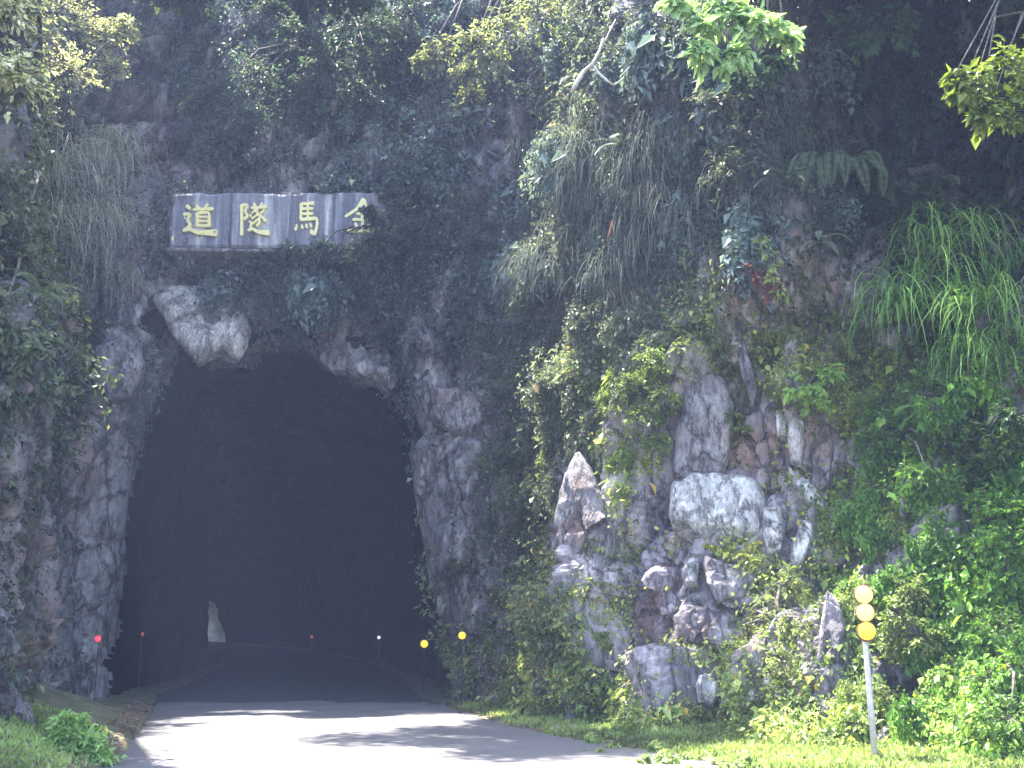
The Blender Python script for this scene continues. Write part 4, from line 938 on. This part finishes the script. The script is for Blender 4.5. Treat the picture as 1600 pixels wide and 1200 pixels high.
tufts(grey, spots(8, 730, 900, 490, 640, .5, .75), 'short grey grass tuft below the hanging curtain', 'short grass tufts under the curtain')

def frond(L, a, b, wd=.30, droop=1.5, pairs=34, lift=.5):
    Vs = []; parts = []; tb = MB(); p = np.zeros(3); d = np.array([0, -1., lift]); d /= np.linalg.norm(d); pts = []
    n = pairs; st_ = L / n
    for k in range(n + 1):
        pts.append(p.copy()); p = p + d * st_; d = d + np.array([0, 0, -droop * st_]); d /= np.linalg.norm(d)
    pts = np.array(pts); T_ = unit(np.gradient(pts, axis=0)); f = np.linspace(0, 1, n + 1)
    len_ = wd * L * np.sin(np.clip(f * .86 + .14, 0, 1) * math.pi) ** .75 * .40
    for sg in (1, -1):
        sidev = np.array([sg, 0, 0]); D = sidev + T_ * .45 + np.array([0, 0, -.15]); Nn_ = unit(np.cross(T_, sidev) * sg)
        t = np.clip(rng.normal(.5, .2, n + 1), 0, 1)[:, None]
        parts.append(leaves(pts, D, Nn_, np.maximum(len_, .015), np.full(n + 1, st_ * .62), np.array(a) * (1 - t) + np.array(b) * t, .05))
    V, F, T = join(parts)
    w_ = .006; m = len(V); s_ = np.array([w_, 0, 0]); R_ = np.concatenate([np.stack([pts + s_, pts - s_], 1).reshape(-1, 3)]); 
    Q_ = np.array([(m + 2 * k, m + 2 * k + 1, m + 2 * k + 3, m + 2 * k + 2) for k in range(n)])
    return mesh_np('frond', np.concatenate([V, R_]), [F, Q_], M_leaf, tint=np.concatenate([T, np.tile(np.array(a) * .8, (len(R_), 1))]))
def fern(px, py, label, n, L, a, b, out=.1, spread=1.1, lift=.5, droop=1.6, group=None, row=0.):
    p, nn_ = hit(px, py); r = ray(px, py); e = empty('fern', p + Vector((-r.x, -r.y, 0)).normalized() * out, label, 'fern', group)
    ms = [frond(L * s_, a, b, droop=droop, lift=lift) for s_ in (.8, 1., 1.1)]
    yaw = -math.atan2(r.x, r.y)
    for i in range(n):
        o = obj('frond', ms[i % 3], e); o.rotation_euler = (rng.normal() * .15, rng.normal() * .12, yaw + (i / (n - 1) - .5) * 2 * spread + rng.normal() * .08); o.location = ((i / (n - 1) - .5) * row, rng.normal() * .08, -abs(i / (n - 1) - .5) * row * .25 + rng.normal() * .06)
    return e
fern(1290, 262, 'large dark fern with long fronds hanging in a skirt on the upper right cliff', 15, 1.2, (.05, .085, .055), (.19, .26, .16), .45, .55, .35, 2.6, None, 1.35)
fern(1230, 300, 'dull fern left of the large hanging fern', 7, 1.0, (.03, .05, .035), (.08, .11, .075), .2, .9)
fern(1285, 385, 'pale grey green fern under the large hanging fern', 6, .62, (.12, .15, .10), (.28, .32, .23), .3, .7, .2, 2.6)
fern(1355, 290, 'dark fern right of the large hanging fern', 7, 1.0, (.015, .03, .018), (.045, .07, .04), .2, .9)
fern(900, 160, 'bluish fern with flat fronds below the forked dead branch', 7, 1.1, (.03, .055, .05), (.08, .12, .10), .3, 1.2)
fern(975, 250, 'bluish fern half buried in the hanging grass curtain', 6, 1.0, (.03, .055, .05), (.08, .12, .10), .3, 1.1)
fern(1440, 650, 'bright green fern at the foot of the long right hand grass', 8, .7, (.06, .13, .025), (.16, .30, .06), .3, 1.2)
fern(1360, 845, 'yellow green fern above the amber reflectors', 6, .42, (.16, .22, .04), (.32, .40, .09), .35, 1.2)
fern(60, 470, 'dusty fern on the left edge above the low leafy plant', 7, .75, (.06, .09, .06), (.16, .20, .14), .3, 1.1)
fern(1230, 540, 'light green fern on the mossy rocks above the broad leaved lime plant', 7, .55, (.09, .14, .03), (.22, .30, .07), .3, 1.2)

# dead branches and stems
def branch(name, label, cat, runs, mat, out=.5):
    p0, n0 = hit(*runs[0][0][0]); m = MB(); L0 = at(*runs[0][0][0], p0.y - out)
    for pts, r0, r1 in runs:
        Yd = L0.y; W = [at(px, py, Yd + rng.normal() * .03) - L0 for px, py in pts]
        m.tube(W, list(np.linspace(r0, r1, len(W))), 7)
    o = obj(name, m.mesh(name, mat), loc=L0); return tag(o, label, cat)
branch('dead_branch', 'forked bleached dead branch hanging at the top of the cliff', 'branch', [([(943, 60), (936, 82), (926, 100), (912, 112), (902, 128), (893, 145)], .022, .05), ([(926, 100), (934, 113), (948, 126), (960, 134)], .03, .022), ([(958, 134), (972, 124), (984, 106)], .02, .008), ([(936, 82), (948, 58), (962, 30)], .02, .008)], M_dead, 1.0)
branch('bare_stem', 'thin straight bare stem slanting over the dark hollow', 'stem', [([(776, 165), (790, 196), (806, 235), (824, 275)], .012, .022)], M_dead, .4)
branch('fallen_stick', 'thin pale stick lying level above the right tunnel shoulder', 'stick', [([(776, 500), (810, 499), (850, 498), (880, 495)], .018, .010)], M_dead, .35)
branch('dead_leaf', 'withered orange leaf dangling in the hanging grass', 'leaf', [([(957, 345), (955, 352), (952, 362), (948, 378)], .02, .008), ([(955, 348), (959, 356), (960, 366)], .018, .006)], simple('withered_leaf', (.62, .24, .12), .7), .55)
branch('climbing_vine', 'thin woody vine arching across the grey shrubs', 'vine', [([(1020, 130), (1000, 160), (985, 195), (972, 235)], .010, .014), ([(985, 195), (970, 205)], .008, .006)], M_bark, .5)

# ------------------------------------------------------------------ verge grass and litter (beyond counting)
def scatter_ground(n, test, lo, hi, wd, a, b, name, label, flat=False):
    x = rng.uniform(-9.5, 9, n * 4); y = rng.uniform(9.5, 23.5, n * 4); l_, r_ = edge_x(cl_, y), edge_x(cr_, y)
    k = test(x, y, l_, r_); x, y = x[k][:n], y[k][:n]; m = len(x); z = gheight(x, y)
    pos = np.column_stack([x, y, z + (.012 if flat else -.01)]); sp = np.clip(fbm(pos * 1.4, 3, 140) * .8 + .5 + rng.normal(size=m) * .25, 0, 1.2)[:, None]
    D = rnd_dirs(m) * (1 if flat else .75) + np.array([0, 0, .02 if flat else 1.0])
    if flat: D[:, 2] = np.abs(D[:, 2]) * .25
    Nf = unit(rnd_dirs(m) * (.3 if flat else 1) + np.array([0, -.2 if not flat else 0, 1. if flat else .2]))
    L = rng.uniform(lo, hi, m); V, F, T = leaves(pos, D, Nf, L, L * wd, np.array(a) * (1 - sp) + np.array(b) * sp)
    tag(obj(name, mesh_np(name, V, F, M_leaf, tint=T)), label, 'grass' if not flat else 'litter', kind='stuff')
scatter_ground(26000, lambda x, y, l, r: (x > r + .2 + .2 * np.sin(y * 3) * np.sin(y * 7.3)) | ((x < l - .15) & (y < 15)), .04, .13, .2, (.10, .13, .04), (.34, .40, .15), 'verge_grass', 'soft yellow green grass on the verge below the cliff')
scatter_ground(60000, lambda x, y, l, r: (x > r + .15 + .2 * np.sin(y * 2.3) * np.sin(y * 5.1)) | ((x < l - .3) & (y < 16)), .03, .10, .6, (.08, .12, .03), (.30, .38, .12), 'verge_herbs', 'low leafy herbs and moss mixed into the verge')
scatter_ground(9000, lambda x, y, l, r: ((x > r - .18) & (x < r + .55) & (y > 15)) | ((x < l + .1) & (x > l - .45)), .04, .10, .6, (.12, .08, .07), (.32, .22, .21), 'leaf_litter', 'pinkish brown leaf litter along the edge of the road', True)
